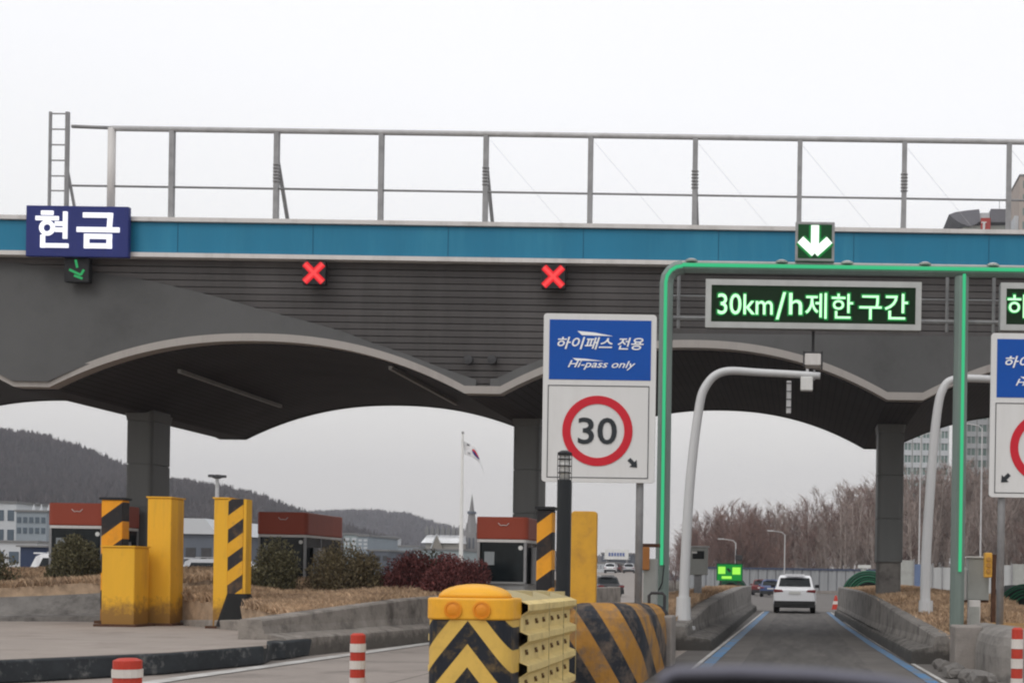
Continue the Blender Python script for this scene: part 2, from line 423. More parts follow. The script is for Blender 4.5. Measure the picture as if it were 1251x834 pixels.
# ---------------------------------------------------------------- toll canopy
CF, CB = 29.7, 39.8
TIPS = [-27.4, -17.29, -7.17, 2.32, 12.0, 21.7]
TIPZ, RISE, FLAT = 5.52, 1.105, .40
def prof(x):
    for t in TIPS:
        if abs(x - t) <= FLAT: return TIPZ
    for a, b_ in zip(TIPS, TIPS[1:]):
        if a < x < b_:
            m_, h_ = (a + b_) / 2, (b_ - a) / 2 - FLAT
            return TIPZ + RISE * (1 - abs((x - m_) / h_) ** 2.2)
    return TIPZ
XL, XR = -24.5, 17.5
xs = sorted(set([XL + (XR - XL) * i / 260 for i in range(261)] + [t + s for t in TIPS for s in (-FLAT, FLAT) if XL < t + s < XR]))
canopy = thing('toll_canopy', (0, CF, 0), 'long toll gate canopy with turquoise fascia, scalloped dark vaults and grey pillars', 'canopy')
m_fascia = mat('turquoise_fascia', (.020, .185, .315), .45, var=.07, scale=1.2, dirt=(.045, .26, .39), dirt_amt=.55, dscale=.9, streak=True)
m_fascia_j = mat('fascia_joint', (.012, .09, .16), .6)
m_slat = mat('slat_metal', (.096, .091, .091), .6, var=.25, scale=.6, streak=True, island=.10, dirt=(.06, .058, .056), dirt_amt=.6, dscale=.9)
m_hood = mat('smooth_cladding', (.088, .088, .088), .6, var=.14, scale=.7, dirt=(.05, .05, .05), dirt_amt=.75, dscale=.35)
m_trim = mat('pale_trim', (.36, .335, .315), .6, var=.08, scale=2, dirt=(.22, .2, .19), dirt_amt=.5, dscale=2, streak=True)
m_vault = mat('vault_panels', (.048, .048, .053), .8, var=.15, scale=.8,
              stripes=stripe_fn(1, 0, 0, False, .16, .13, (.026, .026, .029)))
m_roof = mat('roof_sheet', (.2, .2, .2), .7)
MB().box(XL, XR, CF - .25, CF - .05, 8.575, 9.27).build('fascia', m_fascia, canopy, bevel=.02)
x = XL + 1.3
while x < XR:
    MB().box(x - .006, x + .006, CF - .256, CF - .2505, 8.58, 9.265).build('panel_joint', m_fascia_j, canopy); x += 3.04
MB().box(XL, XR, CF - .33, CF + .1, 9.273, 9.365).build('coping', m_offw, canopy)
MB().box(XL, XR, CF - .31, CF - .05, 8.475, 8.572).build('lower_trim', m_offw, canopy)
MB().box(XL, XR, CF - .045, CB, 8.75, 9.27).build('roof', m_roof, canopy)
# backing wall + back wall following the vault
def wall_poly(y0, y1, extra):
    o = MB()
    rings = [[(x, y0, prof(x) + extra), (x, y0, 8.745), (x, y1, 8.745), (x, y1, prof(x) + extra)] for x in xs]
    return o.loft(rings)
wall_poly(CF + .10, CF + .18, .06).build('front_wall', m_slat, canopy)
wall_poly(CB - .12, CB, .06).build('rear_wall', m_hood, canopy)
# horizontal slats, clipped by the vault outline
o = MB(); z = 8.47; row = 0
while z > 5.75:
    zb = z - .135
    runs = []; start = None
    for x in xs + [None]:
        ok = x is not None and prof(x) + .10 < zb
        if ok and start is None: start = x
        if not ok and start is not None: runs.append((start, last)); start = None
        last = x
    for a, b_ in runs:
        if b_ - a < .05: continue
        v = [(a, CF + .10, zb), (a, CF + .015, zb + .01), (a, CF - .01, z), (a, CF + .10, z)]
        w_ = [(b_, *p[1:]) for p in v]
        o.loft([v, w_])
    z -= .150; row += 1
o.build('slat_panel', m_slat, canopy)
# smooth cladding over the arches, proud of the slats
def prism_front(poly_px, y0, y1):
    return MB().prism([(X_(px, py, CF), Z_(px, py, CF)) for px, py in poly_px], y0, y1)
def hood(top_px, name='arch_cladding'):
    """front sheet between an upper curve (pixels) and the vault outline"""
    top = [(X_(px, py, CF), Z_(px, py, CF)) for px, py in top_px]
    def zt(x):
        for (a, za), (b_, zb) in zip(top, top[1:]):
            if a <= x <= b_:
                t = (x - a) / (b_ - a); return za + (zb - za) * t
        return None
    rings = []
    for x in xs:
        t = zt(x)
        if t is None: continue
        lo = prof(x) + .12
        t = max(t, lo + .01)
        t = min(t, 8.47)
        # hooded: the lower edge leans out over the road
        out_ = .03 + .10 * (t - lo)
        rings.append([(x, CF - .02, t), (x, CF - .06 - out_, lo), (x, CF + .09, lo), (x, CF + .09, t)])
    return MB().loft(rings).build(name, m_hood, canopy)
hood([(-400, 316), (0, 320), (60, 326), (124, 334), (178, 342), (235, 355), (285, 368), (319, 378), (369, 391), (420, 405), (450, 417), (501, 434), (541, 450), (583, 464), (590, 464)])
hood([(594, 463), (607, 462), (635, 449), (662, 439), (730, 420), (803, 407), (1500, 414)])
# pale trim along the scallops
rings = [[(x, CF - .30, prof(x)), (x, CF - .30, prof(x) + .17), (x, CF + .05, prof(x) + .17), (x, CF + .05, prof(x))] for x in xs]
MB().loft(rings).build('arch_trim', m_trim, canopy)
rings = [[(x, CF + .05, prof(x) - .03), (x, CF + .05, prof(x) + .05), (x, CB, prof(x) + .05), (x, CB, prof(x) - .03)] for x in xs]
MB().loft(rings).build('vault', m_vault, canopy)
MB().loft([[(x, CB, prof(x) - .06), (x, CB, prof(x) + .10), (x, CB + .08, prof(x) + .10), (x, CB + .08, prof(x) - .06)] for x in xs]).build('rear_trim', m_dark, canopy)
# tube lights under the vault
m_fix = mat('light_fixture', (.30, .30, .29), .5)
def fixture(xa, ya, xb, yb):
    pts = [(xa + (xb - xa) * t, ya + (yb - ya) * t, prof(xa + (xb - xa) * t) - .10) for t in (0, .33, .66, 1)]
    MB().tube(pts, .07, 4).build('light_fixture', m_fix, canopy)
def fix_px(a, b_):
    """fixture between two pixels, dropped on the vault underside"""
    res = []
    for px, py in (a, b_):
        best = None
        for i in range(200):
            D = CF + .3 + (CB - CF - .6) * i / 199
            p = at(px, py, D); e = abs(p.z - (prof(p.x) - .12))
            if best is None or e < best[0]: best = (e, p)
        res.append(best[1])
    MB().tube(res, .06, 4).build('light_fixture', m_fix, canopy)
fix_px((219, 453), (343, 496)); fix_px((477, 449), (558, 493))
# two flood lamps on the slats above the second scallop
for px in (573, 602):
    p = at(px, 440, CF - .1)
    o = MB().lathe([(.02, 0), (.10, .01), (.11, .10), (.06, .20)], (p.x, p.y - .12, p.z), 14, 'y')
    o.box(p.x - .015, p.x + .015, p.y, CF + .05, p.z - .02, p.z + .02)
    o.build('flood_lamp', m_dark, canopy, smooth=False)
# pillars (cladding panels with joints, concrete foot)
m_pil = mat('pillar_cladding', (.135, .14, .138), .5, .2, var=.12, scale=1.2, streak=True)
PILX = [-17.05, -7.08, 2.33, 12.0]
def rrect(cx, cy, hx, hy, r=.12, seg=4):
    pts = []
    for sx, sy, a0 in ((1, 1, 0), (-1, 1, PI/2), (-1, -1, PI), (1, -1, 3*PI/2)):
        for k in range(seg + 1):
            a = a0 + k * PI / 2 / seg; pts.append((cx + sx*(hx-r) + r*math.cos(a), cy + sy*(hy-r) + r*math.sin(a)))
    return pts
for x in PILX:
    o = MB(); z = 1.95
    while z < 5.6:
        z2 = min(z + 1.12, 5.62)
        o.vprism(rrect(x, 34.25, .335, .55), z, z2 - .025)
        o.vprism(rrect(x, 34.25, .31, .52), z2 - .025, z2)
        z = z2
    pl = o.build('pillar', m_pil, canopy)
    o = MB(); o.vprism(rrect(x, 34.25, .30, .5), 0, 1.95)
    fb = o.build('pillar_foot', m_conc_dk, canopy)
    # flared head
    o = MB(); o.vprism(rrect(x, 34.25, .34, .56), 5.30, 5.50, rrect(x, 34.25, .37, .60)); o.build('pillar_head', m_pil, canopy)

# ---------------------------------------------------------------- roof railing and ladder
RY = CF + .02
rail = thing('roof_railing', (0, RY, 9.365), 'long grey steel guard railing along the top of the turquoise canopy fascia', 'railing')
RT, RM, RB = 11.45, 10.12, 9.365
xr0 = X_(137, 155, RY)
MB().tube([(xr0, RY, RT), (16.5, RY, RT)], .062, 8).build('top_rail', m_steel, rail, smooth=True)
MB().tube([(xr0, RY, RM + .02), (16.5, RY, RM - .0)], .025, 6).build('middle_rail', m_steel_dk, rail, smooth=True)
MB().tube([(X_(88, 154, RY), RY, RT + .03), (xr0, RY, RT + .01)], .04, 6).build('top_rail', m_steel_dk, rail, smooth=True)
MB().tube([(X_(88, 228, RY), RY, RM + .02), (xr0, RY, RM + .02)], .025, 6).build('middle_rail', m_steel_dk, rail, smooth=True)
MB().tube([(xr0, RY, RB), (xr0, RY, RT)], .085, 8).build('post', m_offw, rail, smooth=True)
x = X_(210, 220, RY); i = 0
while x < 16.5:
    MB().box(x - .055, x + .055, RY - .05, RY + .05, RB, RT - .04).build('post', m_steel_dk, rail)
    if i % 2 == 1:
        MB().tube([(x, RY + .06, RT - .65), (x + .02, RY + .75, RB)], .045, 6).build('brace', m_steel_dk, rail)
        o = MB()
        for k in range(6): o.lathe([(.075, 0), (.085, .02), (.075, .04)], (x, RY, 10.28 + .075 * k), 8)
        o.build('spring_clip', m_steel_dk, rail)
    if i >= 3:
        MB().tube([(x + .05, RY + .2, RT - .08), (x + 1.85, RY + .5, RB)], .0038, 4).build('stay_wire', m_steel, rail)
    x += 2.374; i += 1
lad = thing('ladder', (X_(70, 250, RY), RY, 9.365), 'steel ladder with six rungs rising above the blue cash sign', 'ladder')
xa, xb = X_(61, 200, RY), X_(82, 200, RY)
ztop = Z_(70, 137, RY)
MB().tube([(xa, RY, RB - .4), (xa, RY, ztop)], .035, 6).build('stile', m_steel_dk, lad)
MB().tube([(xb, RY, RB - .4), (xb, RY, ztop)], .05, 6).build('stile', m_steel_dk, lad)
for py in (139, 158, 177, 196, 215, 233):
    zz = Z_(70, py, RY); MB().tube([(xa, RY, zz), (xb, RY, zz)], .018, 5).build('rung', m_steel_dk, lad)
MB().tube([(xb, RY, Z_(80, 205, RY)), (xb + .14, RY + .2, RB)], .035, 5).build('brace', m_steel_dk, lad)

# ---------------------------------------------------------------- lettered sign 현금 and lane signals
def arrow_poly(L_, w_, hw, hl, ang):
    """arrow pointing along ang, centred on 0"""
    p = [(-L_/2, -w_/2), (L_/2 - hl, -w_/2), (L_/2 - hl, -hw/2), (L_/2, 0), (L_/2 - hl, hw/2), (L_/2 - hl, w_/2), (-L_/2, w_/2)]
    c, s = math.cos(ang), math.sin(ang)
    return [(x*c - y*s, x*s + y*c) for x, y in p]
D = CF - .42
p = at(96, 283.5, D); W, H = 125 * D / F, 62 * D / F
t = thing('cash_lane_sign', (p.x, D, p.z - H/2), 'dark blue sign with two white Korean letters at the left end of the fascia', 'sign')
m_navy = mat('sign_navy', (.025, .035, .165), .45, var=.08, scale=2, streak=True)
MB().box(p.x - W/2, p.x + W/2, D - .06, D + .06, p.z - H/2, p.z + H/2).build('panel', m_navy, t, bevel=.015)
MB().box(p.x - .5, p.x - .42, D + .06, CF - .25, p.z - .2, p.z + .2).box(p.x + .42, p.x + .5, D + .06, CF - .25, p.z - .2, p.z + .2).build('bracket', m_steel_dk, t)
m_let = mat('letter_white', (.86, .86, .86), .5, var=.03)
e_let = emit('lit_letter_white', (.92, .93, 1.0), .95, (.5, .5, .5))
def strokes(name, lines, c, W, H, r, m, parent):
    o = MB()
    for i, ln in enumerate(lines):
        if len(ln) == 3 and not isinstance(ln[0], tuple):
            u, v, q = ln; o.ring(c.x + (u - .5) * W, c.z + (v - .5) * H, q * W - r, q * W + r, c.y - .012, c.y + .012, 28); continue
        for j, ((u0, v0), (u1, v1)) in enumerate(zip(ln, ln[1:])):
            x0, z0, x1, z1 = c.x + (u0-.5)*W, c.z + (v0-.5)*H, c.x + (u1-.5)*W, c.z + (v1-.5)*H
            L_ = math.hypot(x1-x0, z1-z0); ex, ez = (x1-x0)/L_*r, (z1-z0)/L_*r
            yo = c.y - .013 - .0007 * (i * 3 + j)
            o.prism([(x0-ex-ez, z0-ez+ex), (x0-ex+ez, z0-ez-ex), (x1+ex+ez, z1+ez-ex), (x1+ex-ez, z1+ez+ex)], yo, c.y + .012)
    return o.build(name, m, parent)
strokes('lettering', [[(.20, 1.02), (.44, 1.02)], [(.04, .86), (.60, .86)], (.32, .575, .17), [(.86, 1.0), (.86, .32)], [(.62, .70), (.84, .70)], [(.62, .52), (.84, .52)], [(.20, .30), (.20, .05), (.90, .05)]],
        at(65, 281.5, D - .075), 41 * D / F, 41 * D / F, .046, e_let, t)
strokes('lettering', [[(.16, .95), (.82, .95), (.80, .62)], [(.0, .52), (1., .52)], [(.2, .32), (.8, .32), (.8, .04), (.2, .04), (.2, .32)]],
        at(120, 281.5, D - .075), 46 * D / F, 41 * D / F, .054, e_let, t)

def signal(px, py, w_, label, kind):
    D = CF - .30; p = at(px, py, D); h = w_ * D / F / 2
    t = thing('lane_signal', (p.x, D, p.z - h), label, 'lane signal', 'lane signals on the canopy')
    MB().box(p.x - h, p.x + h, D - .05, D + .10, p.z - h, p.z + h).build('housing', m_black, t, bevel=.01)
    MB().box(p.x - .03, p.x + .03, D + .1, CF, p.z + h*.3, p.z + h*.7).build('bracket', m_steel_dk, t)
    if kind == 'x':
        q = h * .80
        for k, (mm, rr, yy) in enumerate(((e_red, .075, -.056), (e_redc, .035, -.066))):
            o = MB()
            for s in (-1, 1):
                c = [(-q, -q*s), (q, q*s)]
                dx_, dz_ = c[1][0]-c[0][0], c[1][1]-c[0][1]; ln = math.hypot(dx_, dz_); nx, nz = -dz_/ln*rr, dx_/ln*rr
                yo = yy - .003 * (s > 0)
                o.prism([(p.x+c[0][0]+nx, p.z+c[0][1]+nz), (p.x+c[0][0]-nx, p.z+c[0][1]-nz), (p.x+c[1][0]-nx, p.z+c[1][1]-nz), (p.x+c[1][0]+nx, p.z+c[1][1]+nz)], D + yo, D + yo + .001)
            o.build('cross_lamp' if k == 0 else 'cross_core', mm, t)
    else:
        o = MB()
        e_g = emit('led_green_dim', (.05, .62, .20), .55)
        for (x0, z0, x1, z1) in ((-.02, .22, .02, .04), (-.16, .0, .10, -.12), (.10, -.12, .17, .0), (-.05, -.13, .14, -.2)):
            dx_, dz_ = x1-x0, z1-z0; ln = math.hypot(dx_, dz_); nx, nz = -dz_/ln*.026, dx_/ln*.026
            o.prism([(p.x+x0+nx, p.z+z0+nz), (p.x+x0-nx, p.z+z0-nz), (p.x+x1-nx, p.z+z1-nz), (p.x+x1+nx, p.z+z1+nz)], D - .056 - x0 * .01, D - .054 - x0 * .01)
        o.build('arrow_lamp', e_g, t)
    return t
signal(384.5, 334, 28, 'red cross lane signal on the slatted wall, left of the other red cross', 'x')
signal(676.5, 338.5, 29, 'red cross lane signal just above the left speed limit sign', 'x')
signal(95, 330, 30, 'dim green lane signal hanging right below the dark blue sign', 'g')

# ---------------------------------------------------------------- green lit gantry, message signs
GD = 24.0; gk = GD / F
gant = thing('portal_gantry', (X_(811, 740, GD), GD, 0), 'grey steel portal frame with green light strips standing in front of the canopy', 'gantry')
gz = Z_(990, 329, GD) ; gr = .125
xl = X_(812, 500, GD)
path = [(xl, GD, 0), (xl, GD, gz - .30)] + [(xl + .30 * (1 - math.cos(a)), GD, gz - .30 + .30 * math.sin(a)) for a in (PI*.125, PI*.25, PI*.375, PI/2)]
m_gst = mat('gantry_steel', (.20, .25, .23), .5, .3, var=.12, scale=3, streak=True)
MB().tube(path, .13, 8).build('post', m_gst, gant, smooth=False)
MB().tube([path[-1], (9, GD, gz)], .105, 8).build('beam', m_gst, gant)
xm = X_(1172.5, 500, GD)
MB().tube([(xm, GD, 0), (xm, GD, gz - .10)], .135, 8).build('post', m_gst, gant)
def strip(pts, r=.032):
    MB().tube(pts, r, 6).build('light_strip', e_strip, gant)
off = [(x + (-.0 if i < 2 else 0), y - .135, z) for i, (x, y, z) in enumerate(path)]
strip([(xl, GD - .145, Z_(811, 690, GD))] + off[1:])
strip([(xl + .3, GD - .125, gz + .02), (9, GD - .125, gz + .02)], .034)
strip([(xm + .03, GD - .15, Z_(1174, 698, GD)), (xm + .03, GD - .15, gz - .08)])
MB().tube([(xl + .05, GD - .15, Z_(811, 690, GD)), (xl + .02, GD - .17, Z_(811, 712, GD)), (xl - .06, GD - .1, Z_(811, 722, GD))], .012, 5).build('cable', m_black, gant)
# secondary rails behind the signs
for py, r in ((364, .022), (391, .045)):
    zz = Z_(990, py, GD + .35)
    MB().tube([(xl + .05, GD + .35, zz), (9, GD + .35, zz)], r, 6).build('cross_rail', m_steel_dk, gant)
for px in (829, 1157, 1214):
    xx = X_(px, 370, GD + .35); MB().tube([(xx, GD + .35, Z_(990, 399, GD)), (xx, GD + .35, gz)], .035, 6).build('upright', m_steel_dk, gant)
for px in (845, 955, 1035, 1130, 1213):
    xx = X_(px, 322, GD)
    MB().lathe([(.11, 0), (.12, .03), (.06, .06)], (xx, GD, gz + .10), 12).build('junction_cap', m_steel, gant)

def led_board(px0, px1, py0, py1, label, body, tx0, tx1, ty0, ty1, seg=None):
    D = GD - .30; a, b_ = at(px0, (py0+py1)/2, D), at(px1, (py0+py1)/2, D); zc = (a.z + b_.z)/2; h = (py1-py0)*D/F/2
    zc = Z_((px0+px1)/2, (py0+py1)/2, D); zc = zc if True else zc
    t = thing('message_sign', ((a.x+b_.x)/2, D, zc - h), label, 'led sign', 'green message signs on the gantry')
    x0, x1 = a.x, b_.x
    MB().box(x0, x1, D, D + .22, zc - h, zc + h).build('cabinet', m_steel_dk, t, bevel=.02)
    fr = MB(); f = .105
    fr.box(x0, x1, D - .03, D - .002, zc + h - f, zc + h).box(x0, x1, D - .03, D - .002, zc - h, zc - h + f)
    fr.box(x0, x0 + f, D - .03, D - .002, zc - h + f, zc + h - f).box(x1 - f, x1, D - .03, D - .002, zc - h + f, zc + h - f)
    fr.build('frame', mat('sign_frame', (.42, .43, .42), .5, .2, var=.1, scale=3), t)
    MB().box(x0 + f, x1 - f, D - .012, D - .004, zc - h + f, zc + h - f).build('screen', e_screen, t)
    MB().box(x0 + .7, x0 + .8, D + .22, GD + .3, zc - .15, zc - .05).box(x1 - .8, x1 - .7, D + .22, GD + .3, zc - .15, zc - .05).build('bracket', m_steel_dk, t)
    for (bd, u0, u1, v0, v1) in (seg or [(body, tx0, tx1, ty0, ty1)]):
        c = at((u0+u1)/2, (v0+v1)/2, D - .05)
        text('lettering', bd, c, (u1-u0)*D/F, (v1-v0)*D/F, e_text, t, bold=.004)
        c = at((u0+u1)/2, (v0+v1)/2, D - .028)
        text('lettering_glow', bd, c, (u1-u0+4)*D/F, (v1-v0+4)*D/F, e_halo, t, bold=.03)  # bolder, dimly glowing copy behind the letters stands in for bloom
    return t
led_board(862, 1125.5, 343, 402, 'wide green message sign reading 30km/h and four Korean letters', None, 0, 0, 0, 0,
          seg=[('30km', 877, 944, 359, 384), ('/', 948, 960, 357, 390), ('h', 964, 980, 358, 384), ('제', 984, 1010, 358, 389), ('한', 1016, 1042, 359, 389), ('구', 1050, 1077, 361, 390), ('간', 1081, 1109, 359, 390)])
led_board(1222, 1420, 347, 405, 'green message sign cut by the right edge, above the right speed limit sign', None, 0, 0, 0, 0,
          seg=[('하', 1231, 1257, 360, 388), ('이', 1262, 1288, 360, 388), ('패', 1293, 1319, 360, 388), ('스', 1324, 1350, 360, 388)])
# arrow sign standing on the beam
D = GD - .05; p = at(995.5, 296, D); h = 24 * D / F
t = thing('arrow_sign', (p.x, D, gz + .1), 'square lit sign with white down arrow standing on the green beam', 'arrow sign')
MB().box(p.x - h, p.x + h, D - .06, D + .12, p.z - h, p.z + h).build('cabinet', m_steel_dk, t, bevel=.015)
MB().box(p.x - h + .05, p.x + h - .05, D - .066, D - .062, p.z - h + .05, p.z + h - .05).build('screen', emit('arrow_screen', (.006, .05, .018), .8), t)
def barrow(sc, y, m, nm):
    q = h * 1.0; o = MB()
    o.prism([(p.x - .10*q*sc, p.z + .82*q), (p.x - .10*q*sc, p.z - .5*q), (p.x + .10*q*sc, p.z - .5*q), (p.x + .10*q*sc, p.z + .82*q)][::-1] if False else
            [(p.x - .20*q*sc, p.z + .80*q), (p.x - .20*q*sc, p.z - .30*q), (p.x + .20*q*sc, p.z - .30*q), (p.x + .20*q*sc, p.z + .80*q)], y, y + .003)
    k = .21 * sc
    for s in (-1, 1):
        a = (p.x, p.z - .62*q); b_ = (p.x + s*.74*q, p.z + .06*q)
        dx_, dz_ = b_[0]-a[0], b_[1]-a[1]; ln = math.hypot(dx_, dz_); nx, nz = -dz_/ln*k*q, dx_/ln*k*q
        yo = y - .004 - .003 * (s > 0)
        o.prism([(a[0]+nx, a[1]+nz), (a[0]-nx, a[1]-nz), (b_[0]-nx, b_[1]-nz), (b_[0]+nx, b_[1]+nz)], yo, yo + .003)
    o.build(nm, m, t)
barrow(1.5, D - .075, e_halo, 'arrow_glow'); barrow(1.0, D - .095, e_white, 'arrow_lamp')  # wider dim arrow behind imitates bloom around the lit one

# ---------------------------------------------------------------- speed limit signs
def speed_sign(px0, px1, py0, py1, D, label, posts, right_arrow, grp):
    k = D / F
    c = at((px0+px1)/2, (py0+py1)/2, D); W, H = (px1-px0)*k, (py1-py0)*k
    t = thing('speed_limit_sign', (c.x, D, 0), label, 'road sign', grp)
    R0 = rrect(c.x, c.z, W/2, H/2, .05, 3)
    MB().prism(R0, D - .03, D + .03).build('board', m_swhite, t)
    def sub(u0, u1, v0, v1): # fractions of board, v down
        return c.x - W/2 + u0*W, c.x - W/2 + u1*W, c.z + H/2 - v1*H, c.z + H/2 - v0*H
    x0, x1, z0, z1 = sub(.052, .955, .036, .392)
    MB().box(x0, x1, D - .036, D - .032, z0, z1).build('blue_panel', m_sblue, t)
    x0, x1, z0, z1 = sub(.045, .945, .425, .975)
    o = MB(); f = .012
    o.box(x0, x1, D - .036, D - .032, z1 - f, z1).box(x0, x1, D - .036, D - .032, z0, z0 + f)
    o.box(x0, x0 + f, D - .036, D - .032, z0 + f, z1 - f).box(x1 - f, x1, D - .036, D - .032, z0 + f, z1 - f)
    o.build('outline', m_sblack, t)
    cx, _, cz, _ = sub(.49, .49, .695, .695); r = .312 * W
    MB().ring(cx, cz, r * .765, r, D - .040, D - .032).build('red_ring', m_sred, t)
    text('number', '30', (cx, D - .038, cz), .345 * W, .158 * H, m_sblack, t, bold=.012)
    ax, _, az, _ = sub(.81 if right_arrow else .14, 1, .90, 1); 
    cz2 = c.z + H/2 - .885*H
    poly = arrow_poly(.19, .065, .16, .095, -PI/4 if right_arrow else -3*PI/4)
    MB().prism([(ax + x, cz2 + z) for x, z in poly], D - .038, D - .032).build('arrow', m_sblack, t)
    cz3 = c.z + H/2 - .175*H
    text('lettering', '하이패스', (c.x - .13*W, D - .042, cz3), .49*W, .072*H, m_let, t, bold=.012, shear=.25)
    text('lettering', '전용', (c.x + .275*W, D - .042, cz3), .23*W, .072*H, m_let, t, bold=.012, shear=.25)
    text('lettering', 'Hi-pass only', (c.x + .02*W, D - .042, c.z + H/2 - .305*H), .60*W, .055*H, m_let, t, bold=.006, shear=.35)
    zs = c.z + H/2 - .115*H
    MB().prism([(c.x - .20*W, zs + .012*H), (c.x - .16*W, zs - .012*H), (c.x + .12*W, zs - .016*H), (c.x - .05*W, zs + .004*H)], D - .040, D - .037).build('swoosh', m_let, t)
    zs = c.z + H/2 - .272*H
    MB().prism([(c.x - .24*W, zs + .008*H), (c.x - .21*W, zs - .006*H), (c.x + .04*W, zs - .008*H), (c.x - .12*W, zs + .004*H)], D - .040, D - .037).build('swoosh', m_let, t)
    for ppx in posts:
        xx = X_(ppx, 650, D)
        MB().tube([(xx, D + .10, 0), (xx, D + .10, c.z + H/2 - .1)], .062, 10).build('post', m_steel_dk, t, smooth=True)
        o = MB()
        for dz in (-.42, 0, .42): o.box(xx - .09, xx + .09, D + .03, D + .18, c.z + dz*H - .03, c.z + dz*H + .03)
        o.build('clamp', m_steel_dk, t)
    return t
speed_sign(663.5, 801, 384, 589, 21.0, 'tall white board with blue panel and 30 limit, left of the gantry', (692, 780), True, 'speed limit boards')
speed_sign(1209.5, 1347, 408, 608, 21.4, 'tall white board with blue panel cut by the right edge of the view', (1224, 1330), False, 'speed limit boards')

# ---------------------------------------------------------------- curved camera poles, cameras
m_pole = mat('pale_grey_pole', (.58, .585, .59), .5, .1, var=.06, scale=2, streak=True)
def camera_pole(pts_px, D, label, cam_px=None):
    P = [at(px, py, D) for px, py in pts_px]; P[0].z = .3; 
    # smooth the bend
    Q = []
    for i in range(len(P) - 1):
        p0, p1, p2, p3 = P[max(i-1, 0)], P[i], P[i+1], P[min(i+2, len(P)-1)]
        for s in range(6):
            u = s / 6
            Q.append(.5 * ((2*p1) + (p2-p0)*u + (2*p0 - 5*p1 + 4*p2 - p3)*u*u + (3*p1 - p0 - 3*p2 + p3)*u**3))
    Q.append(P[-1])
    n = len(Q); R = [.115 - .04 * (i/(n-1)) for i in range(n)]
    t = thing('camera_pole', (P[0].x, D, .3), label, 'camera pole', 'curved camera poles')
    MB().tube(Q, R, 12).build('pole', m_pole, t, smooth=True)
    MB().lathe([(.26, .05), (.26, .12), (.17, .14), (.15, .75)], (P[0].x, D, .3), 12).build('base_sleeve', m_pole, t)
    if cam_px:
        c = at(*cam_px, D)
        MB().box(c.x - .14, c.x + .12, D - .1, D + .1, c.z - .13, c.z + .16).build('camera_housing', m_white, t, bevel=.02)
        MB().box(c.x - .26, c.x + .22, D - .06, D + .06, c.z + .20, c.z + .25).box(c.x - .03, c.x + .03, D - .03, D + .03, c.z + .16, c.z + .34).build('mount', m_steel, t)
        MB().box(c.x + .13, c.x + .17, D - .04, D + .04, c.z + .10, c.z + .32).build('mount', m_steel_dk, t)
    return t
camera_pole([(835, 735), (837, 690), (843, 590), (853, 505), (862, 472), (884, 454), (930, 455), (1002, 459)], 28, 'curved pale grey pole on the left island with camera on its arm over the lane', (986, 470))
camera_pole([(1131, 740), (1131, 690), (1137, 590), (1144, 510), (1152, 475), (1168, 463), (1210, 463), (1290, 468)], 28, 'curved pale grey pole on the right island, arm running behind the right board')
D = GD; p = at(993, 440, D)
t = thing('lane_camera', (p.x, D, p.z + .1), 'small white box camera hanging under the wide message sign', 'camera')
MB().box(p.x - .15, p.x + .15, D - .18, D + .2, p.z - .12, p.z + .10).build('housing', m_offw, t, bevel=.02)
MB().box(p.x - .18, p.x - .155, D - .18, D + .2, p.z - .14, p.z + .14).box(p.x + .155, p.x + .18, D - .18, D + .2, p.z - .14, p.z + .14).box(p.x - .18, p.x + .18, D - .18, D + .2, p.z + .105, p.z + .125).build('bracket', m_dark, t)
MB().tube([(p.x, D, p.z + .12), (p.x, D, Z_(993, 400, D))], .03, 6).build('stem', m_dark, t)
p = at(964, 463, 28)
t = thing('antenna_rod', (p.x, 28, p.z), 'short grey rod hanging below the left camera pole arm', 'antenna')
zb = Z_(964, 505, 28)
MB().box(p.x - .05, p.x + .05, 27.96, 28.04, zb, p.z - .04).build('rod', m_steel, t, bevel=.01)
o = MB()
for k in range(4): o.box(p.x - .06, p.x + .06, 27.95, 28.05, zb + .12 + .17*k, zb + .14 + .17*k)
o.build('band', m_dark, t)

# ---------------------------------------------------------------- yellow guards on the left kerb island
def tri_guard(px0, px1, pside, py0, py1, D, label, name='steel_guard', stripe=None, m=m_yellow, cap=True):
    a, b_ = at(px0, py1, D), at(px1, py1, D); z1 = Z_((px0+px1)/2, py0, D)
    dep = D * ((a.x and (X_(px1, py1, D)) / (X_(pside, py1, D))) - 1)
    t = thing(name, ((a.x+b_.x)/2, D, kz), label, 'guard', 'yellow guards on the left kerb')
    body = MB().box(a.x, b_.x, D, D + dep, kz + .02, z1).build('casing', m, t, bevel=.02)
    if cap: MB().box(a.x - .02, b_.x + .02, D - .02, D + dep + .02, z1 + .002, z1 + .03).build('lid', m, t)
    MB().box(a.x - .10, b_.x + .10, D - .10, D + dep + .1, kz, kz + .05).build('base_plate', m_rust, t)
    return t, a.x, b_.x, D, dep, z1
tri_guard(123, 163, 181, 668, 778, 26.4, 'low yellow box guard, the shortest of the three on the kerb')
tri_guard(178, 207, 223, 608, 775, 27.2, 'tall plain yellow box guard directly behind the low one')
t, a, b_, D, dep, z1 = tri_guard(259, 277, 300, 609, 783, 26.3, 'tall yellow guard with black diagonal bands and a black rubber foot')
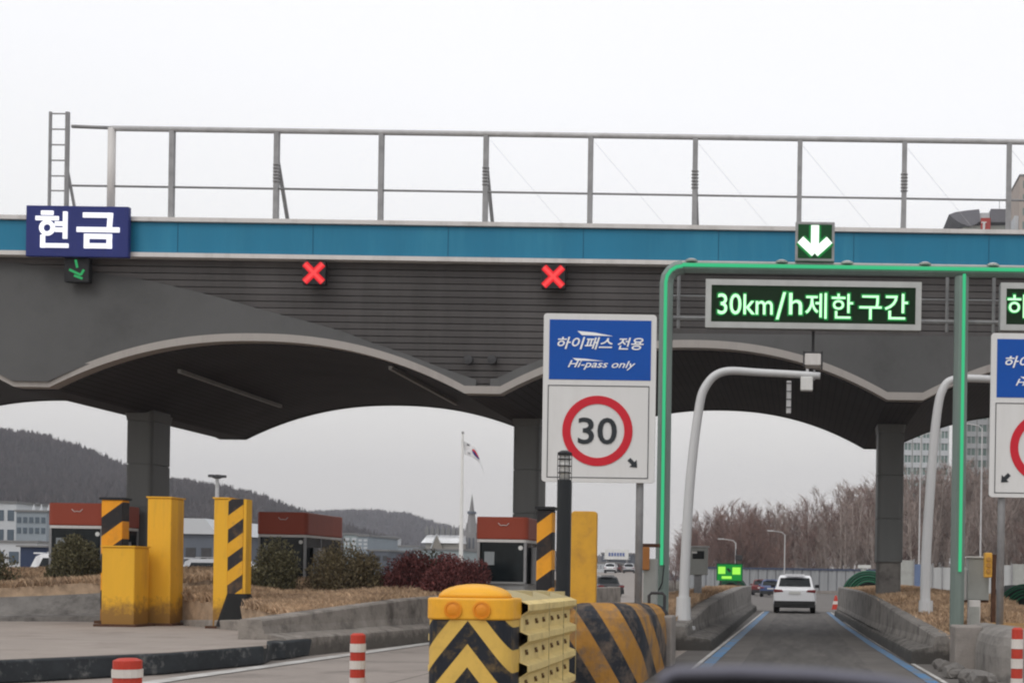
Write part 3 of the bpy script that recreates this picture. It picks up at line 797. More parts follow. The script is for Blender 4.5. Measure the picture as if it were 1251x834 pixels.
# black bands on the right half of the guard front
sb = stripe_fn(-.75, 0, 1, False, .56, .50, (.03, .028, .03), .15)
m_band = mat('yellow_black_bands', (.74, .38, .03), .5, var=.14, dirt=(.25, .14, .06), dirt_amt=.5, dscale=3, stripes=sb, grime=((.16, .085, .04), .7, .8))
xq = X_(300, 700, D)
MB().box(b_ - .0, xq - .06, D - .01, D + .25, kz + .05, z1).build('banded_face', m_band, t)
MB().box(xq - .058, xq, D - .0, D + .27, kz + .05, z1).build('edge_strip', m_yellow, t)
MB().vprism(rrect(b_ + .22, D + .05, .38, .28, .1), kz + .05, kz + .70, rrect(b_ + .20, D + .08, .20, .14, .06)).build('rubber_foot', m_tyre, t)

# rear banded posts at booth islands
def banded_panel(px0, px1, py0, py1, D, zb, label, m, off=0.):
    a, b_ = X_(px0, py0, D), X_(px1, py0, D); z1 = Z_(px0, py0, D)
    t = thing('hazard_post', ((a+b_)/2, D, zb), label, 'hazard post', 'banded hazard posts')
    MB().box(a, b_, D, D + .3, zb, z1).build('banded_face', m, t, bevel=.02)
    MB().box(a - .03, b_ + .03, D - .03, D + .33, z1 + .002, z1 + .05).build('cap', m_black, t)
    MB().box(a - .08, b_ + .08, D - .08, D + .38, zb, zb + .06).build('base_plate', m_rust, t)
m_band2 = mat('orange_black_bands', (.80, .33, .02), .5, var=.08, stripes=stripe_fn(.75, 0, -1, False, .78, .52, (.025, .024, .026), .1), dirt=(.2, .11, .05), dirt_amt=.5, grime=((.16, .085, .04), .7, .8))
m_band3 = mat('orange_black_bands_right', (.82, .36, .03), .5, var=.08, stripes=stripe_fn(.75, 0, -1, False, .62, .48, (.025, .024, .026), .35), dirt=(.2, .11, .05), dirt_amt=.5, grime=((.16, .085, .04), .7, .8))
banded_panel(124, 150, 610, 700, 27.9, kz, 'orange and black banded post behind the low yellow guard', m_band2)
banded_panel(656, 675, 622, 740, 21.6, 0, 'orange and black banded post left of the black lamp post', m_band3)
D = 20.6; a, b_ = X_(697, 700, D), X_(728, 700, D); z1 = Z_(712, 624, D)
t = thing('yellow_panel', ((a+b_)/2, D, 0), 'plain yellow upright panel with rounded corners right of the black lamp post', 'panel')
MB().prism(rrect((a+b_)/2, z1/2, (b_-a)/2, z1/2, .05, 3), D, D + .12).build('panel', m_yellow2, t, bevel=.01)
MB().box(a + .1, a + .17, D + .125, D + .2, 0, z1 - .2).box(b_ - .17, b_ - .1, D + .125, D + .2, 0, z1 - .2).build('stiffener', m_steel_dk, t)
# black lamp bollard
D = 17.6; a, b_ = X_(680, 640, D), X_(697.5, 640, D); cx = (a+b_)/2; r = (b_-a)/2; z0 = Z_(689, 586, D); z1 = Z_(689, 553, D)
t = thing('lamp_post', (cx, D, 0), 'slim black lamp post with caged lamp head in front of the speed sign', 'lamp post')
MB().lathe([(r, 0), (r, z0)], (cx, D, 0), 16).build('post', mat('black_post', (.022, .025, .028), .45, var=.15, streak=True), t, smooth=False)
MB().lathe([(r*.62, z0), (r*.62, z1 - .02)], (cx, D, 0), 16).build('lamp', mat('frosted_lens', (.62, .62, .60), .4), t, smooth=True)
MB().lathe([(r*1.02, z1 - .03), (r*1.02, z1), (r*.5, z1 + .03)], (cx, D, 0), 16).build('cap', m_black, t)
o = MB()
for k in range(8):
    aa = k * PI/4 + .2; o.tube([(cx + r*.95*math.cos(aa), D + r*.95*math.sin(aa), z0), (cx + r*.95*math.cos(aa), D + r*.95*math.sin(aa), z1 - .03)], .006, 4)
for k in range(1, 4): 
    zz = z0 + (z1 - z0) * k / 4
    o.lathe([(r*.88, zz), (r*1.0, zz + .004), (r*.88, zz + .012)], (cx, D, 0), 16)
o.build('cage', m_black, t)

# ---------------------------------------------------------------- crash cushion
D = 13.0; cxl, cxr = X_(520, 760, D), X_(623, 760, D); cx = (cxl + cxr)/2; hw = (cxr - cxl)/2
zs = Z_(570, 757, D); zc = Z_(570, 730, D); zd = Z_(570, 713, D)
t = thing('crash_cushion', (cx, D, 0), 'yellow crash cushion with black chevrons in the foreground', 'crash cushion'); 
def nose(hw, y0, y1, rad=.16): return rrect(cx, (y0+y1)/2, hw, (y1-y0)/2, rad, 5)
m_chev = mat('chevron_face', (.66, .43, .10), .45, var=.08, scale=4, dirt=(.4, .25, .07), dirt_amt=.4, dscale=5,
             stripes=stripe_fn(1.26, 0, 1, True, .46, .5, (.018, .021, .028), -(zs - .235) / .46))
o = MB(); o.vprism(nose(hw, D, D + .6), .05, zs); q = o.build('chevron_face', m_chev, t)
m_cap = mat('amber_plastic', (.80, .40, .035), .38, var=.05, scale=3, dirt=(.55, .28, .05), dirt_amt=.35, dscale=4)
o = MB(); o.vprism(nose(hw + .015, D - .015, D + .62), zs + .002, zc); o.build('cap', m_cap, t, bevel=.02)
rings = []
for k in range(7):
    a_ = k / 6 * PI / 2; f = math.cos(a_); rings.append([(cx + (x - cx) * max(f, .02) * .86, D + .3 + (y - D - .3) * max(f, .02) * .86, zc + .002 + (zd - zc) * math.sin(a_)) for x, y in nose(hw, D, D + .6, .25)])
MB().loft(rings).build('dome', m_cap, t, smooth=True)
for s in (-1, 1):
    x = cx + s * hw * .34
    MB().lathe([(.082, 0), (.088, -.012), (.088, -.018), (.07, -.02), (.068, -.012), (.03, -.024), (.005, -.026)], (x, D - .018, (zs + zc)/2 - .01), 24, 'y').build('reflector', m_orange, t, smooth=False)
# telescoping corrugated side panels, both sides, three bays
Rl = 3.0; bays = 3
MB().box(cx - hw + .07, cx + hw - .07, D + .62, D + Rl + .3, .14, zc - .08).build('core', mat('cushion_core', (.40, .30, .13), .8), t)
for side in (-1, 1):
    for bnum in range(bays):
        y0 = D + .45 + bnum * Rl / bays; y1 = y0 + Rl / bays + .12
        offx = .035 * (bays - bnum)
        prof_ = []
        zz = zc - .03; nrid = 4
        for k in range(nrid):
            top = zz - k * .315
            prof_ += [(.0, top - .0), (.085, top - .035), (.085, top - .10), (.0, top - .155), (.0, top - .27)]
        prof_.append((0, .1))
        xb_ = cx + side * (hw - .05 + offx * .6)
        rings = [[(xb_ + side * o_, yy, z_) for o_, z_ in prof_] + [(xb_ + side * (o_ - .012), yy, z_ - .002) for o_, z_ in prof_[::-1]] for yy in (y0, y1)]
        pn = MB().loft(rings).build('side_panel', m_cream, t)
        for k in range(nrid):
            for j in range(2):
                yb = y0 + .25 + j * .5; zb_ = zz - k * .315 - .21
                xo = xb_ + side * .004
                o = MB().box(min(xo, xo + side*.012), max(xo, xo + side*.012), yb - .04, yb + .04, zb_ - .008, zb_ + .014)
                o.box(min(xo, xo + side*.025), max(xo, xo + side*.025), yb - .012, yb + .014, zb_ - .040, zb_ - .0085)
                o.build('bolt_plate', mat('bolt_brown', (.16, .10, .05), .7), pn)
        MB().tube([(xb_ + side * .083, y1 - .02, zz - .03), (xb_ + side * .083, y1 - .02, .2)], .006, 4).build('seam', m_creamtop, pn)
for bnum in range(bays):
    y0 = D + .55 + bnum * Rl / bays; y1 = y0 + Rl / bays + .05; dz = -.010 * bnum
    rr = []
    for yy in (y0, y1):
        rr.append([(cx + hw * 1.0 * u, yy, zc - .03 + dz + .10 * (1 - u * u)) for u in [-1 + k / 6 for k in range(13)]] + [(cx + hw * u, yy, zc - .06 + dz + .10 * (1 - u * u)) for u in [1 - k / 6 for k in range(13)]])
    MB().loft(rr).build('top_cover', m_creamtop, t)
    MB().box(cx - hw * .8, cx + hw * .8, y1 - .13, y1 - .09, zc - .02 + dz, zc + .062 + dz).build('cover_rib', m_creamtop, t)
MB().box(cx - hw + .1, cx + hw - .1, D + .3, D + Rl + .4, 0, .12).build('skid', m_dark, t)

# ---------------------------------------------------------------- island noses
def island_nose(name, cx, hw, y0, y1, zt, m, label):
    """rounded concrete nose: vertical half-round front, domed top, sinking to the back"""
    t = thing(name, (cx, y0, 0), label, 'concrete nose', 'concrete island noses')
    def ring(scale, z, hf):
        pts = []
        for k in range(17):
            a_ = PI + k * PI / 16; pts.append((cx + hw * scale * math.cos(a_), y0 + hw * 1.25 + hw * 1.25 * scale * math.sin(a_), z))
        pts += [(cx + hw * scale, y1, z * hf if z > .3 else z), (cx - hw * scale, y1, z * hf if z > .3 else z)]
        return pts
    rs = [ring(1.0, 0, 1), ring(.995, zt * .45, 1), ring(.965, zt * .66, 1), ring(.90, zt * .82, .97), ring(.80, zt * .91, .95), ring(.65, zt * .965, .94), ring(.45, zt * .99, .94), ring(.05, zt, .94)]
    MB().loft(rs).build('nose', m, t, smooth=False)
    return t
m_nose = mat('hazard_nose_paint', (.40, .20, .045), .8, var=.2, scale=3, bump=.4, bscale=25, dirt=(.17, .13, .10), dirt_amt=.9, dscale=2.4, dlo=.44,
             stripes=stripe_fn(1.0, .28, .62, False, .60, .46, (.028, .032, .04), .30))
nx = (X_(693, 760, 18.6) + X_(800, 780, 19.5)) / 2
island_nose('island_nose', nx - .02, .60, 17.3, 22.0, 1.09, m_nose, 'rounded concrete nose with orange and black diagonal bands behind the crash cushion')
m_nose2 = mat('grey_nose_paint', (.24, .225, .21), .85, var=.2, scale=2.5, bump=.5, bscale=20, dirt=(.07, .068, .066), dirt_amt=.8, dscale=1.8,
              stripes=stripe_fn(1.0, 0, .3, False, 3.0, .5, (.30, .17, .06), .02))
island_nose('island_nose', X_(1262, 800, 19.5) + .08, .75, 18.6, 23.0, .80, m_nose2, 'worn grey concrete nose with faded orange band at the right edge')

# ---------------------------------------------------------------- lane barriers and islands
def barrier(name, st, label, side, ledge=.20, m=m_conc):
    """st: (D, toe x, wall face x, back x, top z). side=+1: the lane lies at higher x"""
    t = thing(name, ((st[0][1] + st[0][3]) / 2, st[0][0], 0), label, 'concrete barrier', 'concrete lane barriers')
    st2 = []
    for a, b_ in zip(st, st[1:]):
        for k in range(5):
            u = k / 5; st2.append(tuple(p + (q - p) * u for p, q in zip(a, b_)))
    st2.append(st[-1])
    rings = []
    for (D, toe, face, back, zt) in st2:
        j = .012 * noise.noise(Vector((D * 1.7, 0, side)))
        rings.append([(toe, D, 0), (toe - side * .03, D, ledge + j), (toe - side * .05 - side*.04, D, ledge + .035 + j), (face + side * .05, D, ledge + .09 + j), (face + side * .01, D, min(ledge + .22, zt - .05) + j),
                      (face, D, zt - .03), (face - side * .03, D, zt), (back + side * .03, D, zt), (back, D, zt - .03), (back, D, 0)])
    MB().loft(rings).build('wall', m, t)
    return t
m_bar = mat('barrier_concrete', (.22, .205, .19), .9, var=.25, scale=2.2, bump=.6, bscale=24, dirt=(.065, .06, .056), dirt_amt=.8, dscale=1.9, grime=((.045, .043, .04), .45, .85))
barrier('lane_barrier', [(26.3, -1.72, -2.27, -2.62, .48), (33, -1.76, -2.25, -2.60, .80), (40, -1.82, -2.22, -2.58, .98), (52, -1.90, -2.22, -2.60, 1.14), (62, -1.96, -2.25, -2.62, 1.16)],
        'weathered concrete barrier along the left side of the lane with the white car', 1, .20, m_bar)
barrier('lane_barrier', [(23, 1.98, 2.42, 2.73, .50), (28, 1.88, 2.08, 2.34, .80), (33.2, 1.78, 1.86, 1.98, 1.08), (42, 1.66, 1.78, 1.96, 1.16), (54, 1.48, 1.62, 1.86, 1.20)],
        'weathered concrete barrier along the right side of the lane with the white car', -1, .22, m_bar)
# left lane island walls
def toe(px, py): return G(px, py)
a, b_ = toe(352, 803), toe(519, 785)
d_ = ((b_[0]-a[0]) / (b_[1]-a[1]))
stl = [(a[1], a[0], a[0] - .45, a[0] - .85, .64), (b_[1], b_[0], b_[0] - .40, b_[0] - .75, .92), (33, -7.35, -7.55, -7.75, 1.05), (50, -6.6, -6.8, -7.1, 1.1)]
m_wl = mat('median_concrete', (.26, .235, .21), .9, var=.25, scale=2.4, bump=.6, bscale=20, dirt=(.085, .075, .068), dirt_amt=.85, dscale=1.8, grime=((.07, .063, .056), .4, .75))
barrier('median_wall', stl, 'two tier concrete median wall running from the kerb to behind the crash cushion', 1, .30, m_wl)
p0, p1 = at(212, 757, 23.3), at(345, 756, 23.0)
t = thing('median_end_wall', ((p0.x+p1.x)/2, 23.2, 0), 'low concrete end wall seen between the tall yellow guard and the banded guard', 'concrete wall')
D0 = 27.9; q0, q1 = at(214, 757, D0), at(338, 757, D0 - 3.8)
MB().loft([[(q0.x, D0, 0), (q0.x, D0, q0.z), (q0.x, D0 + .3, q0.z), (q0.x, D0 + .3, 0)], [(q1.x, D0 - 3.8, 0), (q1.x, D0 - 3.8, q1.z), (q1.x, D0 - 3.5, q1.z), (q1.x, D0 - 3.5, 0)]]).build('wall', m_wl, t, bevel=.02)
t = thing('parapet_wall', (-17, 31.5, 0), 'low weathered concrete wall at the left edge under the dry grass', 'concrete wall')
pp = [(-60, 733), (0, 729), (60, 727), (121, 724), (190, 722), (235, 721)]
rings = []
for px, py in pp:
    D = 29.0 + px / 121 * .5
    p = at(px, py, D); p2 = at(px, 752 - (px/121)*2, D - .35)
    rings.append([(p.x, D - .9, 0), (p.x, D - .85, p2.z - .03), (p.x, D - .45, p2.z), (p.x, D, p.z - .03), (p.x, D + .03, p.z), (p.x, D + .4, p.z), (p.x, D + .4, 0)])
MB().loft(rings).build('wall', m_conc_dk, t)

def mound(name, X0, X1, Y0, Y1, zf, nx=40, ny=24):
    rows = []
    for j in range(ny + 1):
        y = Y0 + (Y1 - Y0) * j / ny
        rows.append([(X0(y) + (X1(y) - X0(y)) * i / nx, y, zf(X0(y) + (X1(y) - X0(y)) * i / nx, y, i / nx)) for i in range(nx + 1)])
    full = [[(r[0][0] - .01, r[0][1], 0)] + r + [(r[-1][0] + .01, r[-1][1], 0)] for r in rows]
    full = [[(p[0], p[1] - .03, 0) for p in full[0]]] + full + [[(p[0], p[1] + .03, 0) for p in full[-1]]]
    o = MB(); o.loft(full, closed=False, cap=False)
    return struct(o.build(name, m_soil, smooth=True)), rows
def lerp(pts, y):
    if y <= pts[0][0]: return pts[0][1]
    for (a, va), (b_, vb) in zip(pts, pts[1:]):
        if a <= y <= b_: return va + (vb - va) * (y - a) / (b_ - a)
    return pts[-1][1]
nzf = lambda x, y, s=.6, a=.10: a * noise.noise(Vector((x * s, y * s, 2)))
mounds = []
# middle island (left of our lane)
zc1 = [(24, .30), (26.3, .42), (30, .78), (36, .95), (60, 1.05)]
mounds.append(mound('island_soil', lambda y: -3.5, lambda y: -2.61, 22.2, 60, lambda x, y, u: lerp(zc1, y) * (1 if .02 < u else .5) + nzf(x, y)))
# right island
xr1 = [(23, 2.72), (28, 2.33), (33.2, 1.97), (42, 1.95), (54, 1.85)]
zc2 = [(22, .35), (26, .62), (33, 1.02), (54, 1.1)]
mounds.append(mound('island_soil', lambda y: lerp(xr1, y), lambda y: 5.2, 22.5, 54, lambda x, y, u: lerp(zc2, y) - .05 + nzf(x, y) + .12 * math.sin(u * PI)))
# left planted median
def zl(x, y, u):
    z = 1.0 + .32 * max(0, min(1, (y - 28.8) / 3)) + nzf(x, y, .35, .22)
    return z
xl0 = [(25, -12.4), (30, -9.0), (32, -22), (60, -24)]
mounds.append(mound('median_soil', lambda y: -22.5, lambda y: -13.9, 29.7, 42, zl))
def xr_l(y): return lerp([(a_[0], a_[3] + .02) for a_ in stl], y)
mounds.append(mound('median_soil', lambda y: lerp([(24.6, -9.35), (28.3, -13.6), (29.9, -13.9), (30.2, -15.0), (42, -15.4)], y), xr_l, 24.6, 42,
                    lambda x, y, u: lerp([(24.6, .62), (28, .86), (33, 1.02), (36, 1.2), (42, 1.2)], y) + nzf(x, y, .4, .12)))

m_grass = mat('dry_grass', (.47, .33, .215), .95, var=.25, scale=.9, island=.3, dirt=(.22, .15, .105), dirt_amt=.7, dscale=.8)
def grass(name, spots, label_n, h=.13, wd=.010):
    o = MB()
    for (x, y, z) in spots:
        for k in range(4):
            a_ = random.uniform(0, 2*PI); hh = h * random.uniform(.45, 1.25); ln = random.uniform(.2, .9) * hh
            bx, by = x + random.uniform(-.08, .08), y + random.uniform(-.08, .08)
            dx_, dy_ = math.cos(a_), math.sin(a_); ww = wd * random.uniform(.7, 1.6)
            v = [o.b.verts.new(p) for p in ((bx - dy_*ww, by + dx_*ww, z - .02), (bx + dy_*ww, by - dx_*ww, z - .02), (bx + dx_*ln*.5 + dy_*ww*.7, by + dy_*ln*.5 - dx_*ww*.7, z + hh*.7), (bx + dx_*ln, by + dy_*ln, z + hh))]
            o.b.faces.new(v)
    q = o.build(name, m_grass); tag(q, label_n, 'grass', kind='stuff'); return q
def scatter(rows, n, ymax=99, dens=None):
    res = []
    ny, nx_ = len(rows) - 1, len(rows[0]) - 1
    while len(res) < n:
        j = int(ny * random.random() ** 1.3); i = random.randrange(nx_)
        a, b_, c_, e_ = rows[j][i], rows[j][i+1], rows[j+1][i], rows[j+1][i+1]
        u, v = random.random(), random.random()
        p = [(a[k] * (1-u) + b_[k] * u) * (1-v) + (c_[k] * (1-u) + e_[k] * u) * v for k in range(3)]
        if noise.noise(Vector((p[0] * .9, p[1] * .9, 5))) < -.32: continue
        res.append(p)
    return res
grass('dry_grass', scatter(mounds[0][1], 9000), 'dry brown grass on the island left of the lane')
grass('dry_grass', scatter(mounds[1][1], 15000), 'dry brown grass on the island right of the lane')
grass('dry_grass', scatter(mounds[2][1], 15000), 'dry brown grass above the low wall at far left', .15)
grass('dry_grass', scatter(mounds[3][1], 20000), 'dry brown grass on the median between the banded guard and crash cushion', .15)

# ---------------------------------------------------------------- shrubs
def shrub_mesh(seed, rx, ry, rz, n, leaf, stemcol):
    rnd = random.Random(seed); o = MB()
    cl = []
    while len(cl) < 44:
        u, v, w_ = rnd.uniform(-1, 1), rnd.uniform(-1, 1), rnd.uniform(.05, 1)
        q_ = math.sqrt(u*u + v*v + w_*w_)
        if .2 < q_ < 1.0:
            q_ = rnd.uniform(.60, .80) / q_ if len(cl) % 4 else .5
            cl.append((u * q_ * rx, v * q_ * ry, w_ * q_ * rz + .05 * rz, rnd.uniform(.22, .36)))
    for _ in range(n):
        c = rnd.choice(cl); r = c[3] * 1.15
        d_ = Vector((rnd.gauss(0, 1), rnd.gauss(0, 1), rnd.gauss(0, 1))).normalized() * r * rnd.random() ** .4
        p = Vector((c[0], c[1], c[2])) + Vector((d_.x * rx, d_.y * ry, d_.z * rz))
        if p.z < 0: p.z = -p.z * .3
        q = Vector((p.x / rx, p.y / ry, (p.z / rz) * .98)); L_ = q.length
        if L_ > 1.05: p *= 1.05 / L_
        up = Vector((p.x / rx * .6, p.y / ry * .6, 1)).normalized() + Vector((rnd.gauss(0, .6), rnd.gauss(0, .6), rnd.gauss(0, .4)))
        up.normalize(); s = up.cross(Vector((rnd.gauss(0, 1), rnd.gauss(0, 1), rnd.gauss(0, 1)))).normalized()
        ll = leaf * rnd.uniform(.7, 1.5)
        v = [o.b.verts.new(x) for x in (p - s*ll*.22, p + up*ll*.5 - s*ll*.3, p + up*ll*1.1, p + up*ll*.5 + s*ll*.3)]
        o.b.faces.new(v)
    me = bpy.data.meshes.new('foliage'); o.b.to_mesh(me); o.b.free()
    o = MB()
    for c in cl[:14]: o.tube([(c[0]*.1, c[1]*.1, 0), (c[0]*.5, c[1]*.5, c[2]*.5), (c[0], c[1], c[2])], [.03, .02, .01], 5)
    m2 = bpy.data.meshes.new('stem'); o.b.to_mesh(m2); o.b.free()
    return me, m2
m_bush = mat('evergreen_leaf', (.115, .105, .058), .8, var=.3, scale=2.5, island=.45)
m_bush2 = mat('olive_leaf', (.15, .12, .068), .8, var=.3, scale=2.5, island=.45)
m_redl = mat('dark_red_leaf', (.145, .050, .048), .8, var=.35, scale=3, island=.5)
m_stem = mat('twig_brown', (.07, .05, .04), .9)
def shrub(px0, px1, py0, py1, D, label, m, seed, name='shrub', n=13000, leaf=.055, grp=None, depth=None):
    a, b_ = at(px0, py1, D), at(px1, py1, D); ztop = Z_((px0+px1)/2, py0, D)
    zb = min(a.z, b_.z); rx = (b_.x - a.x) / 2 * 1.08; ztop += .12
    t = thing(name, ((a.x+b_.x)/2, D, zb), label, 'shrub' if name == 'shrub' else 'hedge', grp)
    fo, st_ = shrub_mesh(seed, rx, depth or rx * .8, ztop - zb, n, leaf, None)
    for nm, me, mm in (('foliage', fo, m), ('stem', st_, m_stem)):
        me.materials.append(mm); q = bpy.data.objects.new(nm, me); COL.objects.link(q); q.parent = t
sg = 'rounded shrubs on the median'
shrub(-60, 22, 672, 742, 30.2, 'dark shrub cut by the left edge of the view', m_bush, 1, grp=sg)
shrub(60, 124, 664, 716, 30.8, 'dull green shrub in front of the leftmost red booth', m_bush, 2, grp=sg, depth=.6)
shrub(300, 370, 668, 736, 31.5, 'rounded green shrub right beside the banded yellow guard', m_bush, 3, grp=sg)
shrub(374, 467, 671, 729, 32.5, 'wide olive shrub left of the dark red hedge', m_bush2, 4, grp=sg)
shrub(462, 540, 682, 727, 33.0, 'dark red leaved hedge right of the olive shrub', m_redl, 5, 'hedge', 12000, .05, 'dark red hedges')
shrub(520, 600, 683, 722, 30.4, 'dark red leaved hedge before the booth nearest the sign', m_redl, 6, 'hedge', 12000, .05, 'dark red hedges', depth=.6)
shrub(500, 545, 676, 700, 38.0, 'small green shrub peeking over the dark red hedge', m_bush, 8, n=1500, grp=sg)

# ---------------------------------------------------------------- toll booths
m_booth_red = mat('booth_red', (.31, .062, .035), .45, var=.08, scale=1.5, dirt=(.16, .035, .03), dirt_amt=.3, streak=True)
m_alu = mat('aluminium', (.30, .30, .30), .45, .4, var=.1)
def booth(px0, px1, pytop, D, depth, label, seam=True):
    a, b_ = X_(px0, 640, D), X_(px1, 640, D); zt = Z_((px0+px1)/2, pytop, D); zb = .25
    t = thing('toll_booth', ((a+b_)/2, D, zb), label, 'toll booth', 'red topped toll booths')
    rz0 = zt - 27.5 * D / F
    MB().vprism(rrect((a+b_)/2, D + depth/2, (b_-a)/2, depth/2, .14), rz0, zt).build('red_header', m_booth_red, t, bevel=.03)
    MB().vprism(rrect((a+b_)/2, D + depth/2, (b_-a)/2 - .01, depth/2 - .01, .14), rz0 - .07, rz0 - .002).build('band', m_offw, t)
    MB().vprism(rrect((a+b_)/2, D + depth/2, (b_-a)/2 - .05, depth/2 - .05, .1), zb + 1.0, rz0 - .073).build('window', m_glass, t)
    MB().vprism(rrect((a+b_)/2, D + depth/2, (b_-a)/2 - .02, depth/2 - .02, .12), zb, zb + .998).build('lower_wall', m_alu, t)
    for sx in (a + .07, b_ - .07):
        for y in (D + .07, D + depth * .42, D + depth - .07):
            MB().box(sx - .03, sx + .03, y - .03, y + .03, zb + 1.0, rz0 - .075).build('mullion', m_steel_dk, t)
    MB().box(a + .05, b_ - .05, D - .03, D + .02, zb + 1.0, zb + 1.05).build('sill', m_alu, t)
    MB().box(a + .22, a + .46, D + .022, D + .045, rz0 - .62, rz0 - .30).build('notice', mat('notice_paper', (.25, .27, .28), .7), t)
    MB().box(b_ - .62, b_ - .30, D + .30, D + .34, zb + 1.05, zb + 1.30).build('monitor', m_dark, t)
    # small wing emblem on the red header
    c = ((a+b_)/2 + .05, D - .02, zt - .20)
    MB().tube([(c[0] - .13, c[1], c[2] + .05), (c[0] - .07, c[1], c[2] - .01), (c[0], c[1], c[2]), (c[0] + .07, c[1], c[2] - .01), (c[0] + .13, c[1], c[2] + .05)], .008, 5).build('emblem', m_white, t)
    # wall lamp seen through the glass front
    MB().lathe([(.0, 0), (.055, .01), (.055, .03)], (b_ - .18, D + .04, rz0 - .20), 14, 'y').build('notice_disc', m_white, t)
    MB().box(b_ + .0, b_ + .16, D + .5, D + 1.0, zb + 1.0, zb + 1.9).build('service_hatch', m_steel_dk, t)
    return t
booth(57, 127, 614, 31.7, 1.8, 'red topped toll booth furthest left, behind the banded post')
booth(313, 375, 625, 36.0, 2.9, 'red topped toll booth right of the banded yellow guard')
booth(581, 645, 631, 31.7, 1.7, 'red topped toll booth by the middle pillar and sign')
# ---------------------------------------------------------------- cars
def car_meshes():
    pass
def car(name, x, D, zg, Lc, Wc, Hc, m, label, grp, ang=0., suv=True):
    t = thing(name, (x, D, zg), label, 'car', grp); t['_local'] = 1
    t.rotation_euler = (0, 0, ang)
    h = Wc / 2; g = .22
    # stations along the length (y=0 rear): (y, z beltline, halfwidth, z roof, roof halfwidth)
    def ring(y, zb, zt, w_, wt, sh):
        return [(-w_*.93, y, zb), (-w_, y, zb + .18), (-w_, y, (zb+zt)/2), (-w_*.985, y, zt - .10), (-wt, y, zt), (wt, y, zt), (w_*.985, y, zt - .10), (w_, y, (zb+zt)/2), (w_, y, zb + .18), (w_*.93, y, zb)]
    belt = Hc * (.66 if suv else .62)
    bd = [ring(0.0, .42, belt - .10, h*.90, h*.80, 0), ring(.05, .34, belt - .02, h*.96, h*.86, 0), ring(.35, .28, belt, h, h*.90, 0), ring(Lc*.35, g, belt - .02, h, h*.9, 0), ring(Lc*.68, g, belt - .06, h, h*.88, 0),
          ring(Lc*.78, g, belt - .14, h*.99, h*.86, 0), ring(Lc*.95, .26, belt - .28, h*.93, h*.76, 0), ring(Lc, .36, belt - .42, h*.82, h*.66, 0)]
    MB().loft(bd).build('body', m, t, smooth=False, bevel=.03)
    r0 = .12 if suv else .55
    gh = [[(-h*.86, r0, belt - .03), (-h*.86, r0 + .02, belt + .02), (h*.86, r0 + .02, belt + .02), (h*.86, r0, belt - .03)]]
    def cab(y, z, wv): return [(-h*.90, y, belt - .04), (-wv, y, z), (wv, y, z), (h*.90, y, belt - .04)]
    ys = [(r0, belt + .0, h*.87), (r0 + .22, Hc - .12, h*.76), (r0 + .36, Hc - .03, h*.70), (Lc*.38, Hc, h*.70), (Lc*.52, Hc - .05, h*.70), (Lc*.72, belt - .02, h*.84)]
    MB().loft([cab(*q) for q in ys]).build('cabin', m, t, bevel=.06)
    # windows, set just proud of the cabin
    y0, y1 = r0 + .02, r0 + .26
    def lerp3(u): return (y0 + (y1-y0)*u, belt + .02 + (Hc - .12 - belt) * u, h*(.86 - .10*u))
    (ya, za, wa), (yb, zb_, wb) = lerp3(.10), lerp3(.93)
    o = MB(); o.loft([[(-wa*.88, ya - .035, za), (-wb*.88, yb - .035, zb_), (wb*.88, yb - .035, zb_), (wa*.88, ya - .035, za)], [(-wa*.88, ya + .02, za), (-wb*.88, yb + .02, zb_), (wb*.88, yb + .02, zb_), (wa*.88, ya + .02, za)]]); o.build('rear_window', m_glass, t)
    for s in (-1, 1):
        o = MB(); zl, zh = belt + .04, Hc - .16
        wl, wh = h*.885, h*.755
        for (a0, a1, b0, b1) in ((r0 + .30, Lc*.34, r0 + .46, Lc*.34), (Lc*.36, Lc*.60, Lc*.36, Lc*.52)):
            o.loft([[(s*(wl + .012), a0, zl), (s*(wh + .02), b0, zh), (s*(wh + .02), b1, zh), (s*(wl + .012), a1, zl)], [(s*(wl - .04), a0, zl), (s*(wh - .04), b0, zh), (s*(wh - .04), b1, zh), (s*(wl - .04), a1, zl)]])
        o.build('side_window', m_glass, t)
        MB().prism([(s*h*.52, belt - .17), (s*h*.96, belt - .21), (s*h*.985, belt - .06), (s*h*.60, belt - .08)], -.02, .14).build('tail_light', mat('tail_red', (.16, .010, .012), .3), t, bevel=.02)
        mi = MB().box(*sorted((s*h*.97, s*(h*.97 + .20))), Lc*.60, Lc*.60 + .12, belt + .0, belt + .15).build('mirror', m_black if suv else m, t, bevel=.03)
        for yw in (Lc*.17, Lc*.80):
            xx = s * (h - .13)
            wn = MB().lathe([(.30, -.11), (.345, -.09), (.345, .09), (.30, .11)], (xx, yw, .345), 20, 'x').build('wheel', m_tyre, t)
            MB().lathe([(.02, .0), (.20, .005), (.22, -.01)], (xx + s*.112, yw, .345), 14, 'x').build('rim', m_alu, wn)
        MB().tube([(s*h*.60, r0 + .5, Hc + .0), (s*h*.60, r0 + .55, Hc + .045), (s*h*.60, Lc*.48, Hc + .04), (s*h*.60, Lc*.50, Hc - .03)], .018, 5).build('roof_rail', m_alu, t)
    MB().box(-h*.95, h*.95, -.06, .15, .27, .54).box(-h*.60, h*.60, -.075, -.062, .36, .47).build('bumper', mat('black_plastic', (.03, .03, .03), .7), t, bevel=.03)
    MB().box(-.26, .26, -.028, .02, belt - .27, belt - .15).build('number_plate', mat('plate', (.55, .55, .53), .5), t)
    MB().box(-h*.82, h*.82, .02, .3, .24, .30).build('underbody', m_black, t)
    MB().box(-h*.45, h*.45, r0 + .02, r0 + .32, Hc - .02, Hc + .03).build('spoiler', m, t, bevel=.01)
    return t
m_cw = mat('white_car_paint', (.74, .75, .77), .3, var=.02, coat=.6)
